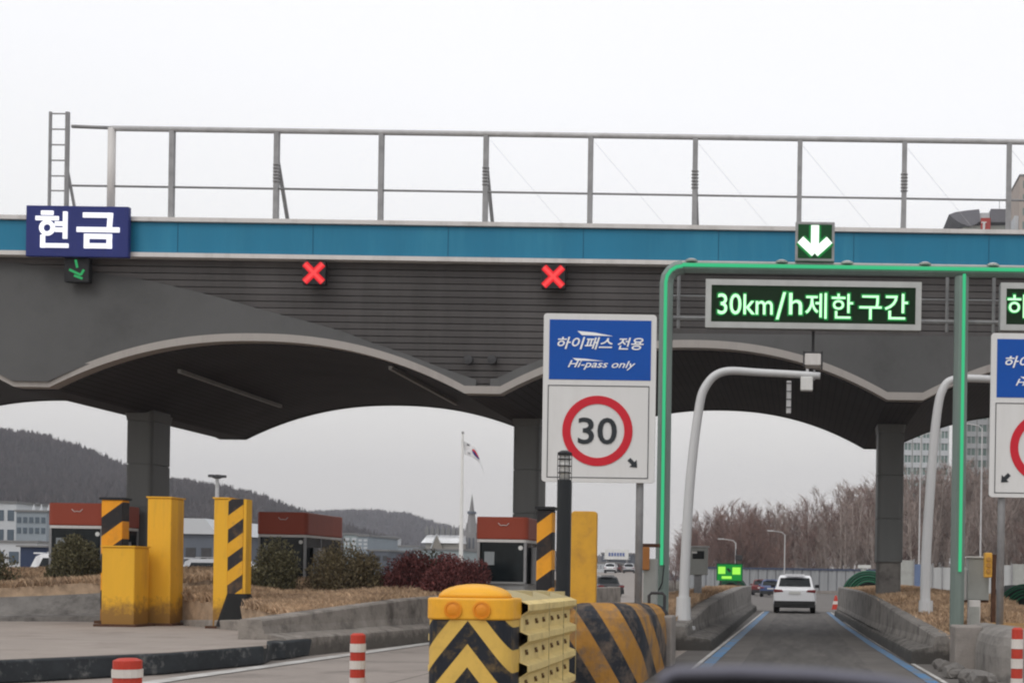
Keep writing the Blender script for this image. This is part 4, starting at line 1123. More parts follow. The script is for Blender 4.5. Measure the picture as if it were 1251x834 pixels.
m_cb = mat('blue_car_paint', (.035, .07, .19), .3, var=.03, coat=.6)
car('white_suv', X_(970.5, 749, 57.2), 57.2, 0.004, 4.7, 1.88, 1.68, m_cw, 'white suv driving ahead down the toll lane, seen from behind', 'cars beyond the toll gate')
car('blue_car', X_(941, 728, 112), 112, 0.002, 4.5, 1.85, 1.5, m_cb, 'small blue car far ahead, left of the white suv', 'cars beyond the toll gate', suv=False)
m_cg = mat('silver_car_paint', (.45, .46, .48), .3, var=.03, coat=.5)
m_cr = mat('maroon_car_paint', (.16, .03, .03), .35, var=.03, coat=.5)
car('maroon_car', X_(929, 727, 124), 124, 0.002, 4.5, 1.8, 1.5, m_cr, 'small dark red car far ahead, partly behind the blue car', 'cars beyond the toll gate', suv=False)

t = car('white_van', X_(42, 700, 47), 47, 0.0, 4.9, 2.0, 2.0, m_cw, 'white people carrier at the left edge behind the shrubs', 'cars on the left side', ang=-PI/2 + .15)
car('silver_car', X_(226, 690, 52), 52, .0, 4.5, 1.85, 1.95, m_cg, 'pale car seen between the two tall yellow guards', 'cars on the left side', ang=-PI/2)

# rising road and queue far behind, left of the sign post
o = MB(); rr = []
for D, z in ((70, 0.0), (110, .5), (150, 1.2), (200, 2.2), (260, 2.6)):
    rr.append([(X_(600, 700, D), D, z + .004), (X_(812, 700, D), D, z + .004), (X_(812, 700, D), D, -.3), (X_(600, 700, D), D, -.3)])
o.loft(rr); struct(o.build('rising_road', mat('far_road', (.25, .225, .205), .95, var=.1, scale=.3)))
for i, (px, D, m, lb) in enumerate(((745, 198, m_cw, 'tiny white car far off, beside the yellow panel'), (768, 202, m_cg, 'tiny silver car far off, next to the sign post'), (752, 232, m_cr, 'tiny dark car far off behind the tiny white one'))):
    car('distant_car', X_(px, 700, D), D, lerp([(110, .5), (150, 1.2), (200, 2.2), (260, 2.6)], D), 4.5, 1.8, 1.5, m, lb, 'tiny cars in the distance', ang=.1, suv=False)
# dark parked car between panel and post
car('dark_car', X_(747, 722, 85), 85, .12, 4.5, 1.8, 1.45, mat('black_car', (.02, .02, .022), .3, coat=.5), 'dark car low behind the yellow panel', 'cars beyond the toll gate', ang=.5, suv=False)

# ---------------------------------------------------------------- cabinets, small signs, guards near the booths
D = 36; a, b_ = at(841, 668, D), at(863.5, 702, D)
t = thing('control_cabinet', ((a.x+b_.x)/2, D, .8), 'grey control cabinet on a single leg beside the left curved pole', 'cabinet')
m_cab = mat('cabinet_grey', (.36, .37, .35), .5, var=.08, dirt=(.2, .19, .17), dirt_amt=.4)
MB().box(a.x, b_.x, D, D + .4, b_.z, a.z).build('casing', m_cab, t, bevel=.02)
MB().box(a.x - .04, b_.x + .04, D - .05, D + .45, a.z + .002, a.z + .04).build('lid', m_steel, t)
MB().box(a.x + .12, b_.x - .08, D - .012, D - .002, a.z - .32, a.z - .10).build('window', m_glass, t)
MB().box(a.x + .10, a.x + .24, D - .02, D - .013, a.z - .17, a.z - .11).build('meter', m_white, t)
MB().box((a.x+b_.x)/2 - .10, (a.x+b_.x)/2 + .10, D + .1, D + .3, .7, b_.z).build('leg', m_steel_dk, t)
# right cabinet on two legs
D = 24.5; a, b_ = at(1183, 681, D), at(1208, 733, D)
t = thing('control_cabinet', ((a.x+b_.x)/2, D, .5), 'pale cabinet on two brown legs behind the concrete block', 'cabinet')
MB().box(a.x, b_.x, D, D + .35, b_.z, a.z).build('casing', m_cab, t, bevel=.015)
MB().box(a.x - .17, a.x - .003, D + .12, D + .35, b_.z, a.z - .22).build('side_box', m_offw, t, bevel=.01)
MB().box(a.x - .03, b_.x + .03, D - .03, D + .38, a.z + .002, a.z + .03).build('lid', m_white, t)
for xx in (a.x - .1, a.x + .12):
    MB().box(xx - .035, xx + .035, D + .1, D + .17, .4, b_.z - .002).build('leg', m_rust, t)
MB().box(a.x - .17, b_.x, D + .02, D + .33, b_.z - .04, b_.z - .003).build('tray', m_rust, t)
p = at(1206.5, 690, D - .2)
t = thing('lane_beacon', (p.x, D - .2, .4), 'yellow beacon head on a brown post in front of the pale cabinet', 'beacon')
MB().box(p.x - .07, p.x + .07, D - .32, D - .12, p.z - .23, p.z + .23).build('head', mat('beacon_yellow', (.70, .38, .07), .5), t, bevel=.02)
MB().box(p.x + .075, p.x + .15, D - .28, D - .16, .4, p.z + .2).build('post', m_rust, t)
for i, zz in enumerate((.11, 0, -.11)):
    MB().lathe([(.0, 0), (.04, .0), (.045, .03)], (p.x - .0, D - .36, p.z + zz), 12, 'y').build('lens', mat('beacon_lens', (.45, .22, .04), .3), t)
p = at(1213, 740, 23.6)
t = thing('junction_box', (p.x - .15, 23.6, .3), 'small white upright box beside the right sign post', 'junction box')
MB().box(p.x - .36, p.x - .14, 24.2, 24.4, .3, 1.12).build('casing', m_offw, t, bevel=.01)
MB().box(p.x - .34, p.x - .16, 24.19, 24.198, .5, 1.0).build('door', m_cab, t)

# left: small pale cabinet column + pedestal by the gantry foot
D = 22.8; p = at(795, 700, D)
t = thing('lane_beacon', (p.x, D, 0), 'narrow grey column with orange beacon box between sign post and gantry foot', 'beacon')
MB().box(p.x - .13, p.x + .10, D, D + .25, 0, Z_(795, 682, D)).build('column', m_cab, t, bevel=.02)
MB().box(p.x - .18, p.x - .02, D - .06, D - .003, Z_(790, 696, D), Z_(790, 668, D)).build('head', mat('beacon_orange', (.42, .18, .06), .6), t, bevel=.02)
MB().box(p.x - .15, p.x + .14, D - .02, D + .2, Z_(790, 668, D) + .002, Z_(790, 665, D) + .02).build('hood', m_rust, t)
D = 21.8; xx0, xx1 = X_(793, 730, D), X_(812, 730, D)
t = thing('hoop_rail', ((xx0+xx1)/2, D, .5), 'small dark steel hoop standing on the concrete by the gantry foot', 'hoop')
zz = Z_(800, 724, D)
MB().tube([(xx0, D, .3), (xx0, D, zz - .04), (xx0 + .04, D, zz), (xx1 - .04, D, zz), (xx1, D, zz - .04), (xx1, D, .3)], .028, 6).build('hoop', m_dark, t)
p = at(811, 780, 21.2)
t = thing('concrete_pedestal', (p.x, 21.2, 0), 'square concrete pedestal right of the orange banded nose', 'concrete block')
MB().box(p.x - .19, p.x + .13, 21.2, 21.9, 0, Z_(811, 752, 21.2)).build('block', m_conc, t, bevel=.03)
MB().lathe([(.05, 0), (.05, .65), (.0, .68)], (p.x - .30, 21.0, 0), 10).build('pipe', m_steel_dk, t)

# right concrete block + rubble
D = 21; a, b_ = at(1167, 764, D), at(1200, 815, D)
t = thing('concrete_block', ((a.x+b_.x)/2, D, 0), 'upright square concrete block at the near end of the right barrier', 'concrete block')
MB().box(a.x, b_.x, D, D + .75, 0, a.z).build('block', m_conc, t, bevel=.03)
MB().box(b_.x + .004, b_.x + .10, D + .1, D + .7, 0, a.z - .05).build('backing_plate', m_conc_dk, t)
rnd = random.Random(4)
for i in range(9):
    px = 1150 + i * 6.5 + rnd.uniform(-3, 3); py = 812 + i * 2.6 + rnd.uniform(-4, 4); D = 20.2 - i * .16
    x, y = G(px, min(py + 8, 850)); r = rnd.uniform(.10, .20)
    o = MB(); pts = []
    bmesh.ops.create_icosphere(o.b, subdivisions=2, radius=r)
    for v in o.b.verts:
        v.co *= 1 + .45 * noise.noise(v.co * 7 + Vector((i * 9, 0, 0))); v.co.z = v.co.z * .75 + r * .55
        v.co += Vector((x, y, 0))
    q = o.build('concrete_rubble', m_conc_dk, loc=(x, y, 0))
    tag(q, 'broken lump of dark concrete in the rubble before the right barrier', 'rubble', 'rubble at the foot of the concrete block')

# green striped guards (rounded shells) at the booth islands
m_shell = mat('shell_black', (.014, .022, .02), .85, var=.2)
def shell_guard(cx, D, zb, r, ln, label, s=1):
    t = thing('shell_guard', (cx, D, zb), label, 'guard', 'green striped shell guards')
    seg = 16
    def ring(y, k): return [(cx + r*k*math.cos(a_), y, zb + r*1.0*k*math.sin(a_)) for a_ in [i*PI/seg for i in range(seg + 1)]]
    MB().loft([ring(D, .55), ring(D + .25, .85), ring(D + .7, 1), ring(D + ln, 1)]).build('shell', m_shell, t)
    for i in range(5):
        k0 = .62 + i * .10; yy = D + (-.03 if k0 < .7 else .18 if k0 < .85 else .45)
        arc = [(cx + r*k0*math.cos(a_), yy - .04, zb + r*k0*math.sin(a_)) for a_ in [j*PI/14 for j in range(15)]]
        MB().tube(arc, .035 * r, 5).build('stripe', m_green_lt, t)
shell_guard(X_(893, 722, 60), 60, .95, .62, 3, 'dark green striped rounded guard left of the lane, under the lit lane sign')
shell_guard(X_(1066, 722, 52), 55, .80, 1.05, 3, 'dark green striped rounded guard just left of the right pillar foot')
shell_guard(X_(1256, 745, 36), 36, .62, .78, 3, 'dark green striped rounded guard at the right edge of the view')
# lit lane sign over the left guard
D = 59; a, b_ = at(876.5, 689, D), at(906, 709, D)
t = thing('lane_screen', ((a.x+b_.x)/2, D, .9), 'small bright green lit lane screen at the far end of left barrier', 'led sign')
MB().box(a.x, b_.x, D, D + .2, b_.z, a.z).build('cabinet', emit('screen_green', (.01, .32, .05), .7), t)
MB().box(a.x + .04, a.x + .36, D - .01, D - .002, b_.z + .3, a.z - .1).box(b_.x - .42, b_.x - .06, D - .01, D - .002, b_.z + .28, a.z - .12).box(a.x + .2, b_.x - .45, D - .01, D - .002, b_.z + .08, b_.z + .2).build('lit_text', e_yel, t)
MB().prism([(a.x + .40, a.z - .2), (a.x + .55, b_.z + .35), (a.x + .62, b_.z + .45), (a.x + .5, a.z - .15)], D - .012, D - .003).build('dark_symbol', m_black, t)
MB().box(a.x - .04, b_.x + .04, D - .03, D + .23, a.z + .002, a.z + .05).box(a.x - .04, a.x - .003, D - .03, D + .23, b_.z, a.z).box(b_.x + .003, b_.x + .04, D - .03, D + .23, b_.z, a.z).build('frame', m_green_dk, t)
MB().box(a.x + .1, a.x + .2, D + .05, D + .15, .9, b_.z - .002).box(b_.x - .2, b_.x - .1, D + .05, D + .15, .9, b_.z - .002).build('leg', m_dark, t)
p = at(902, 681, D)
MB().box(p.x - .14, p.x + .18, D, D + .2, p.z - .12, p.z + .12).build('camera', m_dark, t, bevel=.02)
MB().tube([(p.x - .1, D + .1, a.z), (p.x - .1, D + .1, p.z + .4)], .03, 6).build('mast', m_dark, t)

# traffic cones beyond the right barrier
for i, (px, D, lb) in enumerate(((1021, 67, 'red traffic cone nearer the lane, left one of the pair'), (1029, 66, 'red traffic cone against the barrier, right one of the pair'))):
    x = X_(px, 740, D)
    t = thing('traffic_cone', (x, D, 0), lb, 'traffic cone', 'cones by the right barrier')
    MB().lathe([(.19, .03), (.16, .25), (.155, .26)], (x, D, 0), 14).build('lower_cone', m_dred, t)
    MB().lathe([(.155, .262), (.12, .42)], (x, D, 0), 14).build('white_band', m_dwhite, t)
    MB().lathe([(.12, .422), (.05, .70), (.0, .71)], (x, D, 0), 14).build('cone_tip', m_dred, t)
    MB().box(x - .24, x + .24, D - .24, D + .24, 0, .028).build('base', m_dred, t)
# delineator posts
def delineator(px, pytop, D, wpx, label, first_red=True):
    x = X_(px, pytop, D); zt = Z_(px, pytop, D); r = wpx / 2 * D / F
    t = thing('delineator_post', (x, D, 0), label, 'delineator', 'red and white flexible posts')
    z = zt; red = True; k = 0; bh = zt / 7
    while z > .06:
        z2 = max(z - bh, .05)
        MB().lathe([(r * (.93 if red else 1.0), z2), (r * (.93 if red else 1.0), z - .002)] + ([(r * .6, z + .02)] if k == 0 else []), (x, D, 0), 14).build('red_band' if red else 'white_band', m_dred if red else m_dwhite, t, smooth=False)
        red = not red; z = z2; k += 1
    MB().lathe([(r * 2.0, 0), (r * 1.8, .03), (r * .9, .05)], (x, D, 0), 14).build('base', m_dred, t)
delineator(437.5, 775, 15.6, 19, 'red and white post standing on the road left of the crash cushion')
delineator(156, 806, 12.6, 35, 'red topped post nearest the camera at the bottom left')
delineator(1243, 768, 16.5, 15, 'red and white post at the bottom right before the grey nose')

# dark posts at the far end of the right barrier, small post camera
for px, py, D, lb in ((1037.5, 719, 57, 'short dark bollard at the far end of the right barrier'), (1043, 707, 60, 'slimmer taller dark bollard at the far end of the right barrier')):
    p = at(px, py, D); MBo = MB().lathe([(.10 if D < 58 else .07, 0), (.10 if D < 58 else .07, p.z), (.04, p.z + .04)], (p.x, D, 0), 12)
    tag(MBo.build('bollard', m_black, loc=(p.x, D, 0)), lb, 'bollard', 'dark bollards by the right barrier')
p = at(1055, 692, 56)
t = thing('post_camera', (p.x, 56, .9), 'slim pale post with white camera head left of the right pillar', 'camera')
MB().box(p.x - .11, p.x + .11, 56, 56.1, .9, p.z - .2).build('post', mat('beige_post', (.40, .31, .24), .7), t)
MB().box(p.x - .24, p.x + .30, 55.9, 56.2, p.z - .06, p.z + .08).lathe([(.10, -.2), (.14, -.06)], (p.x, 56.05, p.z), 12).build('head', m_white, t)

# ---------------------------------------------------------------- far fence
m_fen = mat('fence_sheet', (.30, .31, .32), .6, .1, var=.08, scale=.5, streak=True, stripes=stripe_fn(1, 0, 0, False, 1.0, .16, (.16, .165, .175)))
D = 150; t = thing('sheet_fence', (X_(840, 720, D), D, 0), 'long grey corrugated sheet fence in front of the bare trees', 'fence')
x0, x1 = X_(838, 720, D), X_(1500, 720, D); zt = Z_(980, 696, D)
o = MB(); n = 190; rings = []
MB()
pts = []
for i in range(n + 1):
    x = x0 + (x1 - x0) * i / n; y = D + (.10 if i % 2 else 0); rings.append([(x, y, .3), (x, y, zt), (x, y + .05, zt), (x, y + .05, .3)])
o.loft(rings).build('sheet', m_fen, t)
MB().box(x0, x1, D - .06, D + .2, zt + .003, zt + .22).build('top_rail', mat('fence_top', (.06, .075, .12), .6), t)
MB().box(x0, x1, D - .5, D + .3, 0, .35).build('kerb_foot', m_conc, t)
t = thing('panel_fence', (X_(1088, 720, 100), 100, 0), 'nearer fence of pale and blue panels right of the right pillar', 'fence')
m_pb = mat('fence_blue', (.13, .18, .30), .6, var=.1); m_pw = mat('fence_pale', (.42, .43, .43), .6, var=.1, streak=True)
for a, b_, tp, mm in ((1086, 1116, 684, m_cab), (1116.5, 1127, 689, m_pb), (1127.5, 1139, 689, m_pw), (1139.5, 1151, 693, m_pw), (1151.5, 1166, 693, m_pw), (1166.5, 1182, 692, m_cab), (1182.5, 1196, 692, m_pb), (1196.5, 1216, 690, m_pw), (1216.5, 1236, 690, m_pw), (1236.5, 1275, 689, m_cab)):
    xa_, xb_ = X_(a, 700, 100), X_(b_, 700, 100)
    MB().box(xa_, xb_, 100, 100.08, 0, Z_((a+b_)/2, tp, 100)).build('fence_panel', mm, t, bevel=.02)
    MB().box(xb_ - .05, xb_ + .06, 99.9, 99.995, 0, Z_((a+b_)/2, tp, 100) + .1).build('fence_post', m_steel_dk, t)

# ---------------------------------------------------------------- bare winter trees
def tree_mesh(seed, H, dense):
    rnd = random.Random(seed); trunk = MB(); tw = MB()
    def limb(mb, p, d_, ln, r0, r1, n, wob, seg, rise=.06):
        pts = [p]; q = p; dd = d_.copy()
        for i in range(n):
            dd = (dd + Vector((rnd.gauss(0, wob), rnd.gauss(0, wob), rnd.gauss(rise, wob * .4)))).normalized(); q = q + dd * ln / n; pts.append(q)
        mb.tube(pts, [r0 + (r1 - r0) * i / n for i in range(n + 1)], seg, cap=False)
        return pts, dd
    def off(dd, ang, az=None):
        ax = dd.cross(Vector((rnd.gauss(0, 1), rnd.gauss(0, 1), rnd.gauss(0, 1)))).normalized()
        return (Matrix.Rotation(ang, 3, ax) @ dd).normalized()
    leaders = [(Vector((0, 0, 0)), Vector((rnd.gauss(0, .04), rnd.gauss(0, .04), 1)).normalized(), H * .95, H * .011)]
    if rnd.random() < .6:
        leaders.append((Vector((0, 0, H * .12)), Vector((rnd.gauss(0, .22), rnd.gauss(0, .22), 1)).normalized(), H * .75, H * .007))
    nb = 30 if dense else 20
    for (p, d_, ln, r) in leaders:
        pts, dd = limb(trunk, p, d_, ln, r, .02, 9, .035, 5, .02)
        for k in range(nb):
            u = .16 + .80 * (k + rnd.random()) / nb; idx = u * 9; i0 = min(int(idx), 8); b0 = pts[i0].lerp(pts[i0+1], idx - i0)
            bd = off((pts[i0+1] - pts[i0]).normalized(), rnd.uniform(.45, .95)); bl = H * rnd.uniform(.16, .30) * (1.15 - u * .75)
            bp, bdd = limb(trunk, b0, bd, bl, .045 * (1.2 - u), .014, 4, .09, 3, .10)
            for j in range(8 if dense else 7):
                v = rnd.uniform(.2, 1); i1 = min(int(v * 4), 3); c0 = bp[i1].lerp(bp[i1+1], v * 4 - i1)
                cd = off((bp[i1+1] - bp[i1]).normalized(), rnd.uniform(.3, .8)); cl_ = bl * rnd.uniform(.25, .5)
                cp, cdd = limb(tw, c0, cd, cl_, .016, .010, 2, .12, 3, .10)
                for m_ in range(4 if dense else 3):
                    e0 = cp[rnd.randrange(3)]; limb(tw, e0, off(cdd, rnd.uniform(.3, .8)), cl_ * rnd.uniform(.4, .8), .011, .008, 1, .1, 3, .08)
    out_ = []
    for b_ in (trunk, tw):
        me = bpy.data.meshes.new('branches'); b_.b.to_mesh(me); b_.b.free(); out_.append(me)
    return out_
m_bark_w = mat('pale_bark', (.36, .31, .28), .9, var=.25, scale=1.5)
m_bark_b = mat('brown_bark', (.15, .11, .095), .9, var=.25, scale=1.5)
m_twig_b = mat('brown_twigs', (.21, .135, .115), .9, var=.2, scale=.6, island=.3)
m_twig_w = mat('grey_twigs', (.27, .215, .19), .9, var=.2, scale=.6, island=.3)
protos = []
for i in range(6):
    dense = i < 3
    a, b_ = tree_mesh(40 + i, 12.0, dense)
    zmax = max(v.co.z for v in b_.vertices)
    a.materials.append(m_bark_b if dense else m_bark_w); b_.materials.append(m_twig_b if dense else m_twig_w)
    protos.append((a, b_, zmax))
rnd = random.Random(11)
skyl = [(815, 650), (835, 640), (855, 628), (880, 612), (900, 606), (925, 612), (950, 608), (975, 606), (1000, 600), (1022, 590), (1040, 580), (1060, 576), (1110, 566), (1160, 560), (1260, 556), (1340, 560)]
def top_at(px):
    return lerp(skyl, px)
nt_ = 0
spots = []
for row, (D0_, step, off_) in enumerate(((156, 10, 0), (166, 12, 7), (178, 12, 3), (192, 10, 9))):
    px = 822 + off_
    while px < 1330:
        spots.append((px + rnd.uniform(-5, 5), D0_ + rnd.uniform(-3, 3), row)); px += step + rnd.uniform(-3, 3)
def tree_label(px, row, pale):
    depth = ('in the front row', 'in the second row', 'in the third row', 'in the rearmost row')[row]
    kind = 'pale barked bare tree' if pale else 'reddish brown bare twiggy tree'
    if px < 838: w_ = 'just right of the gantry left post'
    elif px < 868: w_ = 'above the single legged grey cabinet'
    elif px < 912: w_ = 'behind the green lit lane screen'
    elif px < 945: w_ = 'behind the blue car'
    elif px < 998: w_ = 'behind the white suv'
    elif px < 1035: w_ = 'above the traffic cones'
    elif px < 1070: w_ = 'close left of the right pillar'
    elif px < 1105: w_ = 'hidden by the right pillar'
    elif px < 1160: w_ = 'around the right curved pole'
    elif px < 1210: w_ = 'right of the gantry middle post'
    else: w_ = 'behind the right speed board'
    return f'{kind} {depth}, {w_}'
for px, D, row in spots:
    pale = (px > 950 and rnd.random() < .8) and row < 3 or (px > 1090 and rnd.random() < .5)
    k = rnd.randrange(3) + (3 if pale else 0); a, b_, zm = protos[k]
    htop = Z_(px, top_at(px) + rnd.uniform(-3, 18) + (rnd.uniform(15, 60) if row == 0 else 0), D)
    t = thing('bare_tree', (X_(px, 715, D), D, 0), tree_label(px, row, pale), 'tree', 'bare trees behind the sheet fence')
    for nm, me in (('trunk', a), ('crown', b_)):
        q = bpy.data.objects.new(nm, me); COL.objects.link(q); q.parent = t
    s = htop / zm; t.scale = (s * rnd.uniform(.9, 1.15), s * rnd.uniform(.9, 1.15), s); t.rotation_euler = (0, 0, rnd.uniform(0, 6.28))

# ---------------------------------------------------------------- far buildings
def facade(t, x0, x1, D, z0, z1, cols, rows_, m, wfrac=.62, hfrac=.55):
    w_ = (x1 - x0) / cols; h_ = (z1 - z0) / rows_
    for r in range(rows_):
        for c in range(cols):
            a = x0 + w_ * (c + .5 - wfrac/2); b0 = z0 + h_ * (r + .5 - hfrac/2)
            MB().box(a, a + w_ * wfrac, D - .06, D + .02, b0, b0 + h_ * hfrac).build('window', m, t)
def block(name, px0, px1, py0, D, dep, m, label, cat, cols=0, rows_=0, wm=None, z0=None, grp=None, roof=None, fl=(.62, .55)):
    a, b_ = X_(px0, py0, D), X_(px1, py0, D); zt = Z_((px0+px1)/2, py0, D)
    t = thing(name, ((a+b_)/2, D, 0), label, cat, grp)
    MB().box(a, b_, D, D + dep, 0, zt).build('wall', m, t)
    MB().box(a - .15, b_ + .15, D - .15, D + dep + .15, zt + .003, zt + .35 * D / 250).build('roof', roof or m_roof, t)
    if cols: facade(t, a, b_, D, (z0 if z0 is not None else 1), zt - .3, cols, rows_, wm or m_glass, *fl)
    return t, a, b_, zt
m_bw = mat('render_white', (.52, .54, .56), .8, var=.08, scale=.3)
m_bg = mat('render_greengrey', (.30, .35, .36), .7, var=.1, scale=.2)
m_bb = mat('render_bluegrey', (.27, .31, .345), .7, var=.1, scale=.2)
m_bs = mat('slate_blue', (.11, .125, .15), .7, var=.1, scale=.3)
m_winb = mat('window_blue', (.07, .10, .13), .2)
m_apt = mat('apartment_render', (.40, .43, .39), .8, var=.07, scale=.08)
m_aglass = mat('apartment_glass', (.15, .22, .20), .25, var=.1, scale=.3)
block('office_building', -30, 20, 614, 150, 14, m_bw, 'white office building with dark windows at the left edge', 'building', 4, 3, m_winb, 2)
t, a, b_, zt = block('office_building', 20, 57, 625, 140, 12, m_bb, 'pale blue grey office building left of the leftmost booth', 'building', 5, 2, m_winb, 5)
for i in range(3):
    x = a + (b_ - a) * (.4 + .25 * i); MB().tube([(x, 141, zt), (x, 141, zt + .9)], [.25, .02], 4).build('roof_vent', m_bw, t)
block('site_office', -10, 45, 662, 85, 6, m_bw, 'low white site office behind the white people carrier', 'building', 3, 1, m_winb, 1.5)
block('container', 25, 56, 668, 70, 4, mat('navy_sheet', (.03, .045, .09), .6), 'low navy container left of the leftmost booth', 'container', 3, 1, m_dark, .5, fl=(.9, .1))
t, a, b_, zt = block('warehouse', 224, 262, 652, 110, 12, m_bs, 'low dark shed with light gabled roof between the tall yellow guards', 'building', 2, 1, m_dark, .5)
MB().prism([(a - .4, zt), (b_ + .4, zt), ((a+b_)/2 + .6, zt + 1.3), ((a+b_)/2 - 1.2, zt + 1.3)], 110 - .3, 122).build('gable_roof', m_bw, t)
gb = 'low blocks under the far hill'
block('low_block', 420, 437, 653, 200, 14, m_bg, 'pale green block touching the booth beside the olive shrub', 'building', 2, 3, m_bw, 5, gb)
block('low_block', 437, 450, 655, 190, 14, m_bb, 'narrow pale blue block, second from the booth', 'building', 2, 3, m_bw, 5, gb)
block('low_block', 449, 475, 673, 180, 12, m_bs, 'dark low block right of the narrow pale blue block', 'building', 3, 1, m_dark, 3, gb)
block('low_block', 459, 474, 656, 420, 14, m_bw, 'small white building on the lower slope of the far hill', 'building', 2, 2, m_winb, 5, gb)
block('low_block', 473, 512, 668, 300, 14, m_bb, 'wide blue grey block left of the gabled hall', 'building', 7, 2, m_bw, 3, gb, fl=(.35, .35))
block('low_block', 506, 562, 672, 190, 14, m_bg, 'wide pale green block in front of the gabled hall', 'building', 6, 1, m_bb, 3, gb, fl=(.7, .3))
# gabled white hall with pinnacles and spire
D = 210; a, b_ = X_(517, 652, D), X_(560, 652, D); zt = Z_(538, 653, D); zb = Z_(538, 690, D)
hall = thing('wedding_hall', ((a+b_)/2, D, 0), 'white hall with grey gable and roof pinnacles left of the flagpole', 'building')
MB().box(a + .4, b_, D, D + 15, 0, zt - 1.0).build('wall', mat('hall_stone', (.36, .34, .31), .8, var=.15, scale=.3), hall)
MB().loft([[(a - .2, D - .5, zt - 1.3), (b_ + .1, D - .5, zt - 1.3), (b_ + .1, D + 15, zt - 1.3), (a - .2, D + 15, zt - 1.3)], [(a + .1, D + 2, zt), (b_ - .1, D + 2, zt), (b_ - .1, D + 13, zt), (a + .1, D + 13, zt)]]).build('roof', mat('hall_roof', (.72, .73, .74), .6), hall)
MB().prism([(X_(521, 683, D), zb), (X_(551, 683, D), zb), (X_(535, 655, D), zt - .1)], D - .9, D - .4).build('gable', mat('gable_stone', (.26, .24, .21), .85, var=.2, scale=.6), hall)
MB().loft([[(X_(519.5, 680, D), D - 1.0, zb), (X_(521, 683, D), D - 1.0, zb), (X_(535, 655, D), D - 1.0, zt - .2), (X_(535, 652, D), D - 1.0, zt + .15)], [(X_(519.5, 680, D), D - .4, zb), (X_(521, 683, D), D - .4, zb), (X_(535, 655, D), D - .4, zt - .2), (X_(535, 652, D), D - .4, zt + .15)]]).build('gable_coping', m_bw, hall)
for i in range(7):
    x = X_(519 + i * 6.6, 650, D)
    MB().box(x - .28, x + .28, D + 1, D + 1.5, zt, zt + .95).tube([(x, D + 1.25, zt + .95), (x, D + 1.25, zt + 1.7)], [.3, .02], 4).build('pinnacle', mat('pinnacle_grey', (.2, .2, .2), .8), hall)
D = 215; a, b_ = X_(562, 652, D), X_(577, 652, D); cx = X_(575, 600, D)
t = thing('church_spire', (cx, D, 0), 'slender grey church spire with tower, right of the flagpole', 'church')
m_sp = mat('spire_stone', (.24, .235, .235), .85, var=.12, scale=.4)
z1 = Z_(574, 650, D)
MB().box(a, X_(581, 652, D), D, D + 4, 0, z1).build('tower', m_sp, t)
facade(t, a, X_(581, 652, D), D, 3, z1 - .5, 4, 2, m_bs, .4, .7)
MB().tube([(cx, D + 1, z1), (cx, D + 1, Z_(574, 627, D))], [.95, .55], 6).build('spire', m_sp, t)
MB().tube([(cx, D + 1, Z_(574, 627, D) + .002), (cx, D + 1, Z_(574, 624, D))], [.75, .7], 8).build('gallery', m_bs, t)
MB().tube([(cx, D + 1, Z_(574, 624, D)), (cx, D + 1, Z_(574, 603, D))], [.42, .03], 6).build('spire_tip', m_sp, t)
for i, px in enumerate((563, 569, 581)):
    x = X_(px, 650, D); MB().tube([(x, D + .5, z1), (x, D + .5, z1 + 1.6)], [.3, .03], 4).build('pinnacle', m_sp, t)
# billboard building and small blocks behind the sign post
t, a, b_, zt = block('low_block', 735, 772, 677, 260, 12, m_bs, 'dark block carrying the white billboard, far left of the gantry', 'building', 5, 2, m_bw, 5, gb, fl=(.5, .4))
za, zb2 = Z_(752, 671, 258), Z_(752, 683, 258)
t = thing('billboard', (X_(752, 680, 258), 258, zb2), 'white billboard with small blue writing on the far dark block', 'billboard')
MB().box(X_(739, 675, 258), X_(768, 675, 258), 257.6, 258, zb2, za).build('panel', m_white, t)
MB().box(X_(739, 675, 258) + .3, X_(739, 675, 258) + .5, 257.9, 260, zb2 - 1, zb2).box(X_(768, 675, 258) - .5, X_(768, 675, 258) - .3, 257.9, 260, zb2 - 1, zb2).build('leg', m_steel_dk, t)
o = MB(); x = X_(744, 675, 258)
for k in range(6): o.box(x + k * .55, x + k * .55 + .36, 257.52, 257.58, (za+zb2)/2 - .3, (za+zb2)/2 + .35)
o.build('writing', mat('billboard_blue', (.10, .15, .35), .6), t)
block('low_block', 728, 752, 688, 230, 10, m_bw, 'pale low block below the billboard, beside the yellow panel', 'building', 6, 2, m_winb, 3, gb, fl=(.55, .4))
block('low_block', 750, 776, 690, 235, 10, mat('block_tan', (.33, .28, .25), .8, var=.1), 'tan low block below the billboard, beside the sign post', 'building', 6, 2, m_bs, 3, gb, fl=(.5, .4))
block('low_block', 782, 800, 690, 240, 10, m_bg, 'grey low block between sign post and gantry left post', 'building', 4, 2, m_bw, 3, gb, fl=(.5, .4))

